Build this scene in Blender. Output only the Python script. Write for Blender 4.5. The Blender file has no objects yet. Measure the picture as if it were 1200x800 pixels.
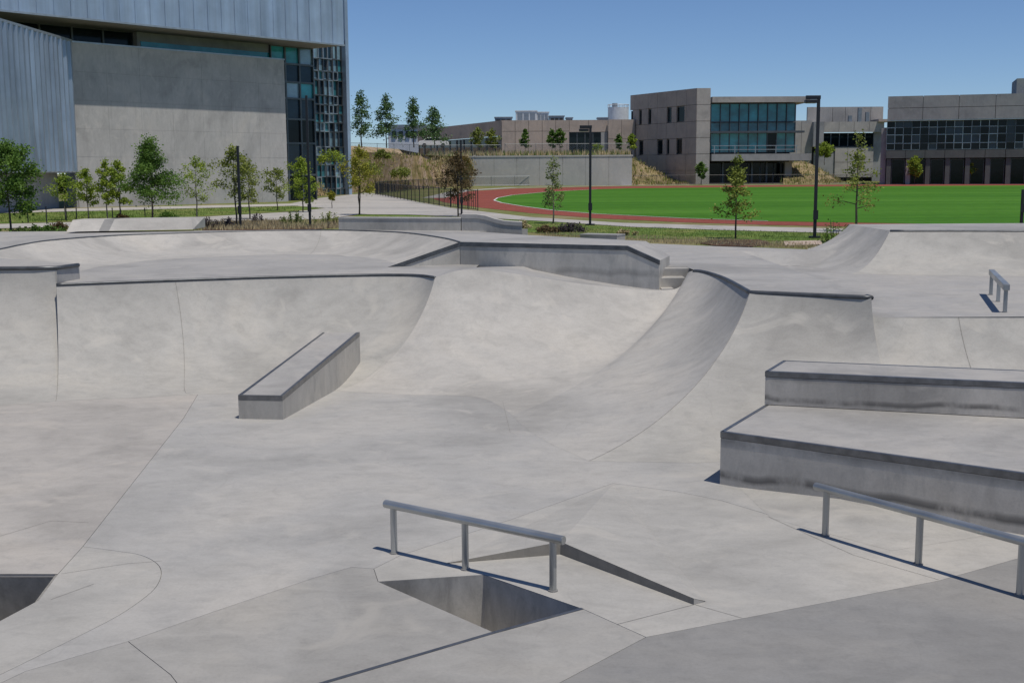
import bpy, bmesh, math, random
from mathutils import Vector, Matrix, noise
R = math.radians
SC = bpy.context.scene
COL = SC.collection

# ------------------------------------------------------------------ camera, sky, sun
EYE = Vector((0, 0, 3.4)); FPX = 1400.0
PITCH = math.atan(200 / FPX); ROLL = -0.006
cam_d = bpy.data.cameras.new('camera'); cam = bpy.data.objects.new('camera', cam_d); COL.objects.link(cam)
cam_d.sensor_width = 36; cam_d.lens = 36 * FPX / 1200; cam_d.clip_start = 0.1; cam_d.clip_end = 6000
CM = Matrix.Rotation(math.pi / 2 - PITCH, 3, 'X') @ Matrix.Rotation(ROLL, 3, 'Z')
cam.matrix_world = Matrix.Translation(EYE) @ CM.to_4x4()
SC.camera = cam
SUN_EL, SUN_AZ = R(70), math.atan2(.7, -.714)
w = bpy.data.worlds.new('World'); SC.world = w; w.use_nodes = True
nt = w.node_tree; bg = nt.nodes['Background']
sky = nt.nodes.new('ShaderNodeTexSky'); sky.sky_type = 'NISHITA'; sky.sun_disc = False
sky.sun_elevation = SUN_EL; sky.sun_rotation = SUN_AZ
sky.air_density = 0.75; sky.dust_density = 0.0; sky.ozone_density = 3.0; sky.altitude = 300
hs = nt.nodes.new('ShaderNodeMix'); hs.data_type = 'RGBA'; hs.blend_type = 'MULTIPLY'; hs.inputs[0].default_value = 1
hs.inputs[7].default_value = (0.655, 0.75, 0.89, 1)
nt.links.new(sky.outputs[0], hs.inputs[6]); nt.links.new(hs.outputs[2], bg.inputs[0])
bg.inputs[1].default_value = 0.10
sun_d = bpy.data.lights.new('sun', 'SUN'); sun = bpy.data.objects.new('sun', sun_d); COL.objects.link(sun)
sun_d.energy = 3.35; sun_d.angle = R(0.5); sun_d.color = (1, .945, .86)
sv = Vector((math.sin(SUN_AZ) * math.cos(SUN_EL), math.cos(SUN_AZ) * math.cos(SUN_EL), math.sin(SUN_EL)))
sun.rotation_euler = sv.to_track_quat('Z', 'Y').to_euler(); sun.location = (20, -20, 60)
SC.view_settings.view_transform = 'Standard'; SC.view_settings.look = 'None'
SC.view_settings.exposure = 0; SC.view_settings.gamma = 1

# ------------------------------------------------------------------ surveying helpers (photo pixel -> place in the world)
def ray(px, py):
    return CM @ Vector(((px - 600) / FPX, (400 - py) / FPX, -1))
def at(px, py, z):
    d = ray(px, py); return EYE + d * ((z - EYE.z) / d.z)
def atD(px, py, D):
    d = ray(px, py); return EYE + d * (D / d.y)
def on_line(px, py, p0, p1):
    d = ray(px, py); a = Vector((p1[0] - p0[0], p1[1] - p0[1])); n = Vector((-a.y, a.x))
    t = (n.x * (p0[0] - EYE.x) + n.y * (p0[1] - EYE.y)) / (n.x * d.x + n.y * d.y)
    return EYE + d * t
V = Vector

# ------------------------------------------------------------------ object helpers
def tag(o, label=None, cat=None, group=None, kind=None):
    if label: o['label'] = label
    if cat: o['category'] = cat
    if group: o['group'] = group
    if kind: o['kind'] = kind
    return o
def thing(name, loc, label, cat, group=None, rz=0):
    o = bpy.data.objects.new(name, None); COL.objects.link(o); o.location = loc; o.rotation_euler = (0, 0, rz)
    o.empty_display_size = .2
    return tag(o, label, cat, group)
def wloc(o):
    p = V((0, 0, 0))
    while o: p += o.location; o = o.parent
    return p
def copy_tree(o, parent=None):
    c = o.copy(); COL.objects.link(c); c.parent = parent
    for ch in o.children: copy_tree(ch, c)
    return c

class MB:
    def __init__(s): s.v = []; s.f = []
    def add(s, vs, fs):
        b = len(s.v); s.v += [V(p) for p in vs]; s.f += [tuple(b + i for i in f) for f in fs]; return s
    def box(s, o, u, n, s0, s1, d0, d1, z0, z1):
        """box in a frame: u along, n outward, z absolute"""
        o, u, n = V((o[0], o[1], 0)), V((u[0], u[1], 0)), V((n[0], n[1], 0))
        vs = [o + u * a + n * b + V((0, 0, c)) for c in (z0, z1) for b in (d0, d1) for a in (s0, s1)]
        return s.add(vs, [(0, 2, 3, 1), (4, 5, 7, 6), (0, 1, 5, 4), (2, 6, 7, 3), (0, 4, 6, 2), (1, 3, 7, 5)])
    def abox(s, x0, x1, y0, y1, z0, z1):
        return s.box((0, 0), (1, 0), (0, 1), x0, x1, y0, y1, z0, z1)
    def hexa(s, b, t):
        return s.add(list(b) + list(t), [(3, 2, 1, 0), (4, 5, 6, 7), (0, 1, 5, 4), (1, 2, 6, 5), (2, 3, 7, 6), (3, 0, 4, 7)])
    def prism(s, poly, z0, z1):
        n = len(poly)
        vs = [V((p[0], p[1], z0)) for p in poly] + [V((p[0], p[1], z1)) for p in poly]
        return s.add(vs, [tuple(range(n - 1, -1, -1)), tuple(range(n, 2 * n))] + [(i, (i + 1) % n, n + (i + 1) % n, n + i) for i in range(n)])
    def tube(s, pts, r, seg=8, cap=True):
        pts = [V(p) for p in pts]; rs = r if isinstance(r, (list, tuple)) else [r] * len(pts)
        rings = []; up = None
        for i, p in enumerate(pts):
            t = (pts[min(i + 1, len(pts) - 1)] - pts[max(i - 1, 0)]).normalized()
            if up is None: up = V((0, 0, 1)) if abs(t.z) < .9 else V((1, 0, 0))
            a = t.cross(up).normalized(); b = a.cross(t).normalized(); up = b
            rings.append([p + (a * math.cos(k * 2 * math.pi / seg) + b * math.sin(k * 2 * math.pi / seg)) * rs[i] for k in range(seg)])
        vs = [q for rg in rings for q in rg]; fs = []
        for i in range(len(pts) - 1):
            for k in range(seg):
                fs.append((i * seg + k, i * seg + (k + 1) % seg, (i + 1) * seg + (k + 1) % seg, (i + 1) * seg + k))
        if cap: fs += [tuple(range(seg - 1, -1, -1)), tuple(len(vs) - seg + k for k in range(seg))]
        return s.add(vs, fs)
    def grid(s, rows):
        n = len(rows[0]); vs = [p for r in rows for p in r]
        return s.add(vs, [(i * n + j, i * n + j + 1, (i + 1) * n + j + 1, (i + 1) * n + j) for i in range(len(rows) - 1) for j in range(n - 1)])
    def build(s, name, mat, parent=None, smooth=False, fix=True, bevel=0, auto=False):
        off = wloc(parent) if parent else V((0, 0, 0))
        me = bpy.data.meshes.new(name); me.from_pydata([p - off for p in s.v], [], s.f)
        bm = bmesh.new(); bm.from_mesh(me)
        if fix:
            bmesh.ops.recalc_face_normals(bm, faces=bm.faces[:])
        if bevel:
            bmesh.ops.bevel(bm, geom=[e for e in bm.edges if e.is_manifold and e.calc_face_angle(0) > .5], offset=bevel, segments=2, affect='EDGES', profile=.5)
        bm.to_mesh(me); bm.free()
        if smooth:
            me.polygons.foreach_set('use_smooth', [True] * len(me.polygons))
        me.materials.append(mat); me.update()
        if auto: me.set_sharp_from_angle(angle=R(40))
        o = bpy.data.objects.new(name, me); COL.objects.link(o)
        if parent: o.parent = parent
        return o
def inst(o, name, loc, parent=None, rz=0):
    c = bpy.data.objects.new(name, o.data); COL.objects.link(c); c.location = loc; c.rotation_euler = (0, 0, rz)
    if parent: c.parent = parent; c.location = V(loc) - wloc(parent)
    return c
def inset(poly, d):
    """pull a plan polygon in by d"""
    n = len(poly); ar = sum(poly[i][0] * poly[(i + 1) % n][1] - poly[(i + 1) % n][0] * poly[i][1] for i in range(n))
    sg = 1 if ar > 0 else -1; out = []
    for i in range(n):
        p0, p1, p2 = (V((q[0], q[1])) for q in (poly[i - 1], poly[i], poly[(i + 1) % n]))
        a = (p1 - p0).normalized(); b = (p2 - p1).normalized()
        na, nb = V((-a.y, a.x)) * sg, V((-b.y, b.x)) * sg
        m = na + nb; k = max(m.dot(na), .35); out.append(p1 + m * (d / k))
    return out

# ------------------------------------------------------------------ materials
def new_mat(name):
    m = bpy.data.materials.new(name); m.use_nodes = True; t = m.node_tree
    return m, t, t.nodes['Principled BSDF'], t.nodes.new('ShaderNodeNewGeometry').outputs['Position']
def nz(t, vec, scale, detail=4, rough=.55, stretch=None, dist=0):
    if stretch:
        mp = t.nodes.new('ShaderNodeMapping'); mp.inputs['Scale'].default_value = stretch[:3]
        if len(stretch) > 3: mp.inputs['Rotation'].default_value = (0, 0, stretch[3])
        t.links.new(vec, mp.inputs[0]); vec = mp.outputs[0]
    n = t.nodes.new('ShaderNodeTexNoise'); n.inputs['Scale'].default_value = scale; n.inputs['Detail'].default_value = detail
    n.inputs['Roughness'].default_value = rough; n.inputs['Distortion'].default_value = dist
    t.links.new(vec, n.inputs['Vector']); return n.outputs['Fac']
def ramp(t, fac, stops):
    r = t.nodes.new('ShaderNodeValToRGB'); e = r.color_ramp.elements
    while len(e) < len(stops): e.new(.5)
    for k, (p, c) in enumerate(stops):
        e[k].position = p; e[k].color = (*(c if isinstance(c, (tuple, list)) else (c, c, c)), 1)
    t.links.new(fac, r.inputs[0]); return r.outputs[0]
def mix(t, a, b, fac, mode='MIX'):
    m = t.nodes.new('ShaderNodeMix'); m.data_type = 'RGBA'; m.blend_type = mode
    for sock, x in ((m.inputs[6], a), (m.inputs[7], b), (m.inputs[0], fac)):
        if isinstance(x, (int, float)): sock.default_value = x
        elif isinstance(x, tuple): sock.default_value = (*x, 1)
        else: t.links.new(x, sock)
    return m.outputs[2]
def bump(t, p, h, strength, dist=.01):
    b = t.nodes.new('ShaderNodeBump'); b.inputs['Strength'].default_value = strength; b.inputs['Distance'].default_value = dist
    t.links.new(h, b.inputs['Height']); t.links.new(b.outputs[0], p.inputs['Normal'])
def sc(c, k): return tuple(min(1, x * k) for x in c)

def concrete(name, rgb, vert=False, rot=.3, contrast=1.0, stain=.45):
    m, t, p, pos = new_mat(name); rgb = (rgb[0], rgb[1] * .988, rgb[2] * .975)
    k = .13 * contrast
    big = ramp(t, nz(t, pos, .33, 3, .55, dist=1.0), [(.32, sc(rgb, 1 - k * 1.5)), (.5, rgb), (.7, sc((rgb[0] * 1.02, rgb[1], rgb[2] * .97), 1 + k * .8))])
    st = (1.6, 1.6, .35) if vert else (.9, 1.25, 1, rot)
    tro = ramp(t, nz(t, pos, 1.9, 7, .66, st, 1.0), [(.28, 1 - k * .9), (.5, 1.0), (.74, 1 + k * .5)])
    c = mix(t, big, tro, 1, 'MULTIPLY')
    cl = ramp(t, nz(t, pos, 5.5, 6, .7, (1, 1, .45) if vert else (.7, 1.2, 1, rot + .5), .7), [(.3, 1 - k * .7), (.55, 1.0), (.8, 1 + k * .4)])
    c = mix(t, c, cl, 1, 'MULTIPLY')
    c = mix(t, c, ramp(t, nz(t, pos, 38, 5, .7), [(.25, .9), (.5, 1.0), (.8, 1.06)]), 1, 'MULTIPLY')
    sp = ramp(t, nz(t, pos, 4.2, 8, .72, (1, 1, .5 if vert else 1)), [(.54, 0), (.74, 1)])
    c = mix(t, c, sc((rgb[0] * .97, rgb[1], rgb[2] * 1.03), .66), mix(t, (0, 0, 0), sp, stain), 'MIX')
    spk = ramp(t, nz(t, pos, 110, 2, .5), [(.70, 0), (.78, 1)])
    c = mix(t, c, sc(rgb, .55), mix(t, (0, 0, 0), spk, .5))
    pt = ramp(t, nz(t, pos, 1.1, 5, .6, dist=1.2), [(.56, 0), (.68, 1)])     # paler laitance patches
    c = mix(t, c, sc((rgb[0] * 1.02, rgb[1], rgb[2] * .97), 1.14), mix(t, (0, 0, 0), pt, .55))
    if not vert:
        for sc0, wd, dk_, r_ in ((.5, .004, .07, rot), (1.3, .005, .05, rot + 1.3)):      # wheel scuffs and hairline crazing
            ln = ramp(t, nz(t, pos, sc0, 2, .45, (1, .45, 1, r_), 1.4), [(.5 - wd, 0), (.5, 1), (.5 + wd, 0)])
            ln = mix(t, ln, ramp(t, nz(t, pos, .9, 3), [(.5, 0), (.62, 1)]), 1, 'MULTIPLY')
            c = mix(t, c, sc(rgb, .45), mix(t, (0, 0, 0), ln, dk_ * 2))
    t.links.new(c, p.inputs['Base Color'])
    rr = ramp(t, nz(t, pos, 2, 5), [(.3, .62), (.7, .85)]); t.links.new(rr, p.inputs['Roughness'])
    p.inputs['Specular IOR Level'].default_value = .35
    bump(t, p, mix(t, nz(t, pos, 60, 6, .7), nz(t, pos, 3, 3), .5), .22, .012)
    return m
def ledge_concrete(name, rgb, z0, h, amt=.95):
    """cast face with rub marks in a band along the bottom and under the edge"""
    m = concrete(name, rgb, True, stain=.8, contrast=1.4); t = m.node_tree; p = t.nodes['Principled BSDF']
    src = p.inputs['Base Color'].links[0].from_socket
    g = [n for n in t.nodes if n.type == 'NEW_GEOMETRY'][0].outputs['Position']
    sx = t.nodes.new('ShaderNodeSeparateXYZ'); t.links.new(g, sx.inputs[0])
    mr = t.nodes.new('ShaderNodeMapRange'); mr.inputs[1].default_value = z0; mr.inputs[2].default_value = z0 + h
    t.links.new(sx.outputs[2], mr.inputs[0])
    wob = nz(t, g, .9, 3, .5, (1, 1, .2))
    ad = t.nodes.new('ShaderNodeMath'); ad.operation = 'MULTIPLY_ADD'; ad.inputs[1].default_value = .5; ad.inputs[2].default_value = -.25
    t.links.new(wob, ad.inputs[0])
    a2 = t.nodes.new('ShaderNodeMath'); a2.operation = 'ADD'; t.links.new(mr.outputs[0], a2.inputs[0]); t.links.new(ad.outputs[0], a2.inputs[1])
    band = ramp(t, a2.outputs[0], [(.12, 0), (.2, 1), (.27, .7), (.34, 0), (.72, 0), (.86, .55)])
    brk = ramp(t, nz(t, g, 1.6, 5, .65, (1, 1, .6)), [(.36, 0), (.52, 1)])
    fac = mix(t, band, brk, 1, 'MULTIPLY')
    c = mix(t, src, sc(rgb, .28), mix(t, (0, 0, 0), fac, amt)); t.links.new(c, p.inputs['Base Color'])
    return m
def simple(name, rgb, rough=.6, metal=0, var=.15, scale=3, bmp=0, spec=.5):
    m, t, p, pos = new_mat(name)
    c = ramp(t, nz(t, pos, scale, 5, .6), [(.3, sc(rgb, 1 - var)), (.7, sc(rgb, 1 + var))])
    t.links.new(c, p.inputs['Base Color']); p.inputs['Roughness'].default_value = rough; p.inputs['Metallic'].default_value = metal
    p.inputs['Specular IOR Level'].default_value = spec
    if bmp: bump(t, p, nz(t, pos, scale * 6, 5), bmp, .02)
    return m
def leaf_mat(name, dark, light, scale=1.6):
    m, t, p, pos = new_mat(name)
    c = ramp(t, nz(t, pos, scale, 3, .6), [(.32, dark), (.68, light)])
    c = mix(t, c, ramp(t, nz(t, pos, 14, 2), [(.3, .7), (.7, 1.25)]), 1, 'MULTIPLY')
    t.links.new(c, p.inputs['Base Color']); p.inputs['Roughness'].default_value = .6; p.inputs['Specular IOR Level'].default_value = .25
    tr = t.nodes.new('ShaderNodeBsdfTranslucent'); t.links.new(c, tr.inputs[0])
    ms = t.nodes.new('ShaderNodeMixShader'); ms.inputs[0].default_value = .3
    t.links.new(p.outputs[0], ms.inputs[1]); t.links.new(tr.outputs[0], ms.inputs[2])
    t.links.new(ms.outputs[0], t.nodes['Material Output'].inputs[0]); return m
def ground_mat(name, stops, scale, fine=8, bmp=.5):
    m, t, p, pos = new_mat(name)
    c = ramp(t, nz(t, pos, scale, 6, .65), stops)
    c = mix(t, c, ramp(t, nz(t, pos, fine, 6, .75), [(.25, .6), (.5, 1.0), (.75, 1.35)]), 1, 'MULTIPLY')
    t.links.new(c, p.inputs['Base Color']); p.inputs['Roughness'].default_value = .9; p.inputs['Specular IOR Level'].default_value = .15
    bump(t, p, nz(t, pos, fine * 2, 6, .7), bmp, .08); return m
def streak_metal(name, rgb, rough=.4, metal=.75):
    m, t, p, pos = new_mat(name)
    c = ramp(t, nz(t, pos, 1.3, 5, .65, (1, 1, .06)), [(.3, sc(rgb, .78)), (.7, sc(rgb, 1.2))])
    c = mix(t, c, ramp(t, nz(t, pos, .5, 4, .6), [(.3, .85), (.7, 1.12)]), 1, 'MULTIPLY')
    t.links.new(c, p.inputs['Base Color']); p.inputs['Metallic'].default_value = metal
    rr = ramp(t, nz(t, pos, 2, 4, .6, (1, 1, .1)), [(.3, rough * .8), (.7, rough * 1.3)]); t.links.new(rr, p.inputs['Roughness'])
    return m
def glass_mat(name, rgb, rough=.06, spec=.8, metal=.0):
    m, t, p, pos = new_mat(name)
    c = ramp(t, nz(t, pos, .45, 4, .6, (1, 1, 1.6)), [(.32, sc(rgb, .5)), (.68, sc(rgb, 1.5))])
    t.links.new(c, p.inputs['Base Color']); p.inputs['Roughness'].default_value = rough
    p.inputs['Specular IOR Level'].default_value = spec; p.inputs['Metallic'].default_value = metal; p.inputs['IOR'].default_value = 1.6
    bump(t, p, nz(t, pos, .8, 2), .05, .05); return m

M = {}
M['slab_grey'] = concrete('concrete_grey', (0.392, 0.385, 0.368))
M['slab_warm'] = concrete('concrete_warm', (0.41, 0.39, 0.362), rot=1.2)
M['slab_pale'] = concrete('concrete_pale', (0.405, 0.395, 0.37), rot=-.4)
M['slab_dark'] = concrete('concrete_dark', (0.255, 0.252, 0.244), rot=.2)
M['ramp'] = concrete('ramp_concrete', (0.4, 0.39, 0.362), rot=.1)
M['bowl'] = concrete('bowl_concrete', (0.445, 0.43, 0.40), rot=.1)
M['deck'] = concrete('deck_concrete', (0.365, 0.358, 0.345), rot=0)
M['corner'] = concrete('corner_concrete', (.41, .40, .378), rot=.1)
M['slab_fore'] = concrete('concrete_fore', (.345, .337, .318), rot=.8)
M['cap'] = concrete('ledge_top_concrete', (.36, .352, .338), rot=.5)
M['cast'] = concrete('cast_concrete', (0.42, 0.405, 0.37), True, contrast=1.3, stain=.7)
M['dark_cast'] = concrete('dark_cast_concrete', (.27, .255, .225), True, contrast=1.4, stain=.6)
M['lower_face'] = ledge_concrete('lower_ledge_concrete', (0.53, 0.5, 0.445), 0, .59)
M['upper_face'] = ledge_concrete('upper_ledge_concrete', (0.53, 0.5, 0.45), .59, .41)
M['hub_face'] = ledge_concrete('hubba_concrete', (0.52, 0.5, 0.455), 1.3, .75, .4)
M['pit_face'] = concrete('pit_concrete', (.43, .42, .395), True, contrast=2.4, stain=.95)
M['joint'] = simple('joint_filler', (.25, .238, .215), .9, 0, .25, 20)
M['galv'] = streak_metal('galvanised_steel', (.44, .45, .44), .38, .75)
M['coping'] = simple('coping_steel', (.10, .105, .11), .45, .5, .3, 6)
M['edge'] = simple('steel_edge', (.17, .172, .175), .33, .65, .25, 8)
M['black'] = simple('black_powder_coat', (.012, .013, .018), .45, 0, .2)
M['lens'] = simple('lamp_lens', (.5, .5, .48), .3)

# ------------------------------------------------------------------ the ground
G = 1.55
GM = ground_mat('meadow_ground', [(.30, (.11, .16, .04)), (.5, (.17, .18, .06)), (.62, (.25, .21, .11)), (.8, (.32, .25, .16))], .35, 3)
g = MB()
X0, X1, Y0, Y1, BIG = -14, 16, -4, 27.4, 2500
for a in ((-BIG, X0, -200, BIG), (X1, BIG, -200, BIG), (X0, X1, Y1, BIG), (X0, X1, -200, Y0)):
    g.add([(a[0], a[2], G - .008), (a[1], a[2], G - .008), (a[1], a[3], G - .008), (a[0], a[3], G - .008)], [(0, 1, 2, 3)])
tag(g.build('ground', GM), kind='structure')
rw = MB()
rw.abox(X0 - .2, X0, Y0, 19, -.1, G - .02); rw.abox(X1, X1 + .2, Y0, 17, -.1, G - .02); rw.abox(X0, X1, Y0 - .2, Y0, -.1, G - .02)
tag(rw.build('retaining_edge', M['cast']), kind='structure')

# ------------------------------------------------------------------ skatepark floor: poured slabs
P = lambda x, y: at(x, y, 0)
A_, B_, C_, D_ = P(443, 681), P(567, 673), P(683, 713), P(580, 741)
a_, b_, c_, d_ = P(236, 455), P(215, 490), P(68, 672), P(45, 703)
arc = [P(*q) for q in ((97, 640), (135, 645), (165, 650), (184, 660), (189, 672), (183, 687), (168, 701), (140, 720), (100, 741), (0, 790), (-80, 828))]
def smooth_line(p, n):
    out = []
    for i in range(n + 1):
        x = i / n * (len(p) - 1); k = min(int(x), len(p) - 2); f = x - k
        a, b, c, d = p[max(k - 1, 0)], p[k], p[k + 1], p[min(k + 2, len(p) - 1)]
        out.append(.5 * ((2 * b) + (c - a) * f + (2 * a - 5 * b + 4 * c - d) * f * f + (3 * b - a - 3 * c + d) * f ** 3))
    return out
arc = smooth_line(arc, 40)
j3 = [P(*q) for q in ((-80, 838), (30, 786), (150, 751), (260, 713), (367, 677), (412, 664))]
j4 = [P(*q) for q in ((438, 672 - 6), (470, 650), (600, 608), (718, 566))]
j4b = [P(*q) for q in ((790, 575), (845, 586), (905, 604), (960, 590), (1010, 574))]
j5 = [P(*q) for q in ((757, 746), (1100, 680), (1200, 652), (1330, 618))]
pit2 = [P(68, 672), P(45, 703), P(0, 727), P(-110, 785), P(-200, 785), P(-200, 672)]
slabs = []
# left warm slab, above its pit
slabs.append(([V((-14, 20)), V((a_.x, 19.6)), a_, b_, arc[0], c_, pit2[5], pit2[4], V((-14, pit2[4].y))], 'slab_warm'))
# tongue inside the curved joint
slabs.append(([arc[0]] + arc[1:] + [V((-14, arc[-1].y)), V((-14, pit2[4].y)), pit2[4], pit2[3], pit2[2], d_, c_], 'slab_pale'))
# main slab
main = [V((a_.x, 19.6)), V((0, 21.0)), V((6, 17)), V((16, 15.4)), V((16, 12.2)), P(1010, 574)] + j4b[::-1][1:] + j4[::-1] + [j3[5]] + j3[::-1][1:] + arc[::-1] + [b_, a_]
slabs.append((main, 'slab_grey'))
# slab left of the gap, above the steel edge
steel = [C_, D_, P(380, 800), P(240, 842), P(100, 884)]
slabs.append((j3[2:] + [j4[0], A_, D_, steel[2], steel[3], P(200, 790)], 'slab_fore'))
slabs.append(([j3[2], P(200, 790), steel[3], steel[4], V((steel[4].x, 3)), V((-14, 3)), V((-14, j3[0].y)), j3[0], j3[1]], 'slab_fore'))
# slab carrying the rail and the wedge
j7a, j7b = P(724, 731), P(814, 708)
slabs.append((j4 + j4b + [V((16, j4b[-1].y)), V((16, j5[-1].y)), j5[3], j5[2], j5[1], j5[0], C_, B_, A_], 'slab_pale'))
slabs.append(([C_, j5[0], P(655, 800), P(560, 850), V((P(560, 850).x, 3)), V((steel[4].x, 3)), steel[4], steel[3], steel[2], D_], 'slab_fore'))
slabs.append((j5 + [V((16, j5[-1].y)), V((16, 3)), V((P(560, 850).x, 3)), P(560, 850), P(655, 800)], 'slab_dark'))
jf = MB()
floor = None
def ribbon(mb, pts, wd, z):
    for p, q in zip(pts[:-1], pts[1:]):
        t = V((q[0] - p[0], q[1] - p[1])); 
        if t.length < 1e-4: continue
        t.normalize(); n = V((-t.y, t.x)) * wd / 2
        zp = z if not callable(z) else 0
        mb.add([(p[0] - n.x, p[1] - n.y, z), (q[0] - n.x, q[1] - n.y, z), (q[0] + n.x, q[1] + n.y, z), (p[0] + n.x, p[1] + n.y, z)], [(0, 1, 2, 3)])
for line in ([a_, b_, c_, d_], arc, j3 + j4, j4 + j4b, j5, [C_, j5[0], P(655, 800), P(560, 850)], [j3[2], P(200, 790), steel[3]], [j4[0], A_]):
    ribbon(jf, line, .05, -.010)
jf.abox(-14, 16, -4, 3.01, -.1, -.002)
floor = tag(jf.build('skatepark_floor', M['joint'], fix=False), kind='structure')
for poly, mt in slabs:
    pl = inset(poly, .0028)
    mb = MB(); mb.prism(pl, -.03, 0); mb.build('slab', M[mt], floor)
# hairline saw cuts across the pale slab
sc_ = MB()
for ln in ([j7a, j7b], [P(814, 708), P(870, 724)], [P(0, 628), P(60, 610), P(104, 612)], [P(72, 672), P(150, 660), P(190, 657)],
           [P(900, 605), P(1000, 650), P(1100, 679)], [P(589, 470), P(598, 507)], [P(60, 702), P(110, 684)]):
    ribbon(sc_, ln, .0045, .003)
tag(sc_.build('saw_cut', M['joint'], floor, fix=False), kind='stuff')
rz_ = [at(985, 584.5, .055), P(866, 571), P(904, 607), P(1045, 645), P(1175, 624)]
e_ = V((0, 0, .0012)); rs = MB(); ctr_ = rz_[0]
for a1, b1 in ((1, 2), (2, 3), (3, 4)):
    rs.add([ctr_, rz_[a1] + e_, rz_[b1] + e_], [(0, 1, 2)])
rs.add([ctr_, rz_[4] + e_, rz_[4] + V((.2, .6, .0012)), ctr_ + V((.2, .6, 0)), rz_[1] + V((.2, .6, .0012)), rz_[1] + e_], [(0, 1, 2, 3), (0, 3, 4, 5)])
rs.build('slab', M['slab_pale'], floor, fix=False)
# the two pits
def pit(poly, depth, under=0, mat='pit_face'):
    n = len(poly); ctr = sum((V((p[0], p[1])) for p in poly), V((0, 0))) / n
    bot = [V((p[0], p[1])) + (V((p[0], p[1])) - ctr).normalized() * under for p in poly]
    mb = MB(); vs = [(p[0], p[1], -.004) for p in poly] + [(p[0], p[1], -depth) for p in bot]
    mb.add(vs, [(i, (i + 1) % n, n + (i + 1) % n, n + i) for i in range(n)] + [tuple(range(n, 2 * n))])
    return mb.build('pit_wall', M[mat], floor, fix=False)
pit([A_, B_, C_, D_], .62, .05)
pit(pit2, 1.0, .5)
st = MB()
for p, q in zip(steel[:-1], steel[1:]):
    t = V((q.x - p.x, q.y - p.y)).normalized(); st.box(p, t, (-t.y, t.x), 0, (q - p).length, -.022, .012, -.05, .006)
st.build('steel_edge_strip', M['edge'], floor, bevel=.003)
# wedge with two raised edges
w1, wa, w2, wq, w3 = P(523, 660), P(657, 649), P(813, 708), P(718, 568), P(827, 704.5)
wt = thing('wedge', (wa + wq) / 2, 'low concrete wedge with two thin dark raised edges meeting behind the grind rail', 'wedge')
H = .115; e4 = V((0, 0, .004)); H2 = V((0, 0, .05))
MB().add([w1 + e4, wa, w2 + H2, wq + e4, wa + V((0, 0, H)), w3 + e4], [(0, 4, 3), (4, 2, 3), (2, 5, 3)]).build('top_slab', M['slab_pale'], wt, fix=False)
fo = V((0, -.004, 0))
MB().add([w1 + e4 + fo, wa + fo, wa + V((0, 0, H + .003)) + fo], [(0, 1, 2)]).build('edge_face', M['dark_cast'], wt, fix=False)
MB().add([wa + fo, w2 + fo, w2 + H2 + fo, wa + V((0, 0, H + .003)) + fo], [(0, 1, 2, 3)]).build('edge_face', M['dark_cast'], wt, fix=False)
MB().add([w2 + fo, w3 + fo, w2 + H2 + fo], [(0, 1, 2)]).build('edge_face', M['slab_pale'], wt, fix=False)

# ------------------------------------------------------------------ transitions
def cr(pts, u):
    n = len(pts) - 1; x = min(max(u * n, 0), n - 1e-6); i = int(x); f = x - i
    p0, p1, p2, p3 = pts[max(i - 1, 0)], pts[i], pts[i + 1], pts[min(i + 2, n)]
    if isinstance(p1, (int, float)): return p1 + (p2 - p1) * f
    return .5 * ((2 * p1) + (p2 - p0) * f + (2 * p0 - 5 * p1 + 4 * p2 - p3) * f * f + (3 * p1 - p0 - 3 * p2 + p3) * f ** 3)
class Patch:
    def __init__(s, feet, tops, thm, lip=0): s.F = feet; s.T = tops; s.th = thm if isinstance(thm, list) else [thm] * len(feet); s.lip = lip
    def p(s, u, v):
        f, t, th = cr(s.F, u), cr(s.T, u), R(cr(s.th, u)); a = th * v
        k = math.sin(a) / math.sin(th); z = (1 - math.cos(a)) / (1 - math.cos(th))
        q = f.lerp(t, k); q.z = f.z + (t.z - f.z) * z + .0012; return q
    def nrm(s, u, v):
        e = .004; n = (s.p(min(u + e, 1), v) - s.p(max(u - e, 0), v)).cross(s.p(u, min(v + e, 1)) - s.p(u, max(v - e, 0))).normalized()
        return n if n.z > 0 else -n
    def mesh(s, nu, nv):
        return MB().grid([[s.p(i / nu, j / nv) for j in range(nv + 1)] for i in range(nu + 1)])
    def seam(s, mb, u0, u1, wd=.012, v0=0, v1=1, ex=1):
        N = 24; rows = []
        for k in range(N + 1):
            v = v0 + (v1 - v0) * k / N; u = u0 + (u1 - u0) * (k / N) ** ex; q = s.p(u, v); n = s.nrm(u, v)
            t = (s.p(u, min(v + .01, 1)) - s.p(u, max(v - .01, 0))).normalized(); b = t.cross(n) * wd / 2
            rows.append([q - b + n * .004, q + b + n * .004])
        mb.grid(rows)
    def top(s, n, up=0): return [s.p(i / n, 1) + V((0, 0, up)) for i in range(n + 1)]

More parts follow.
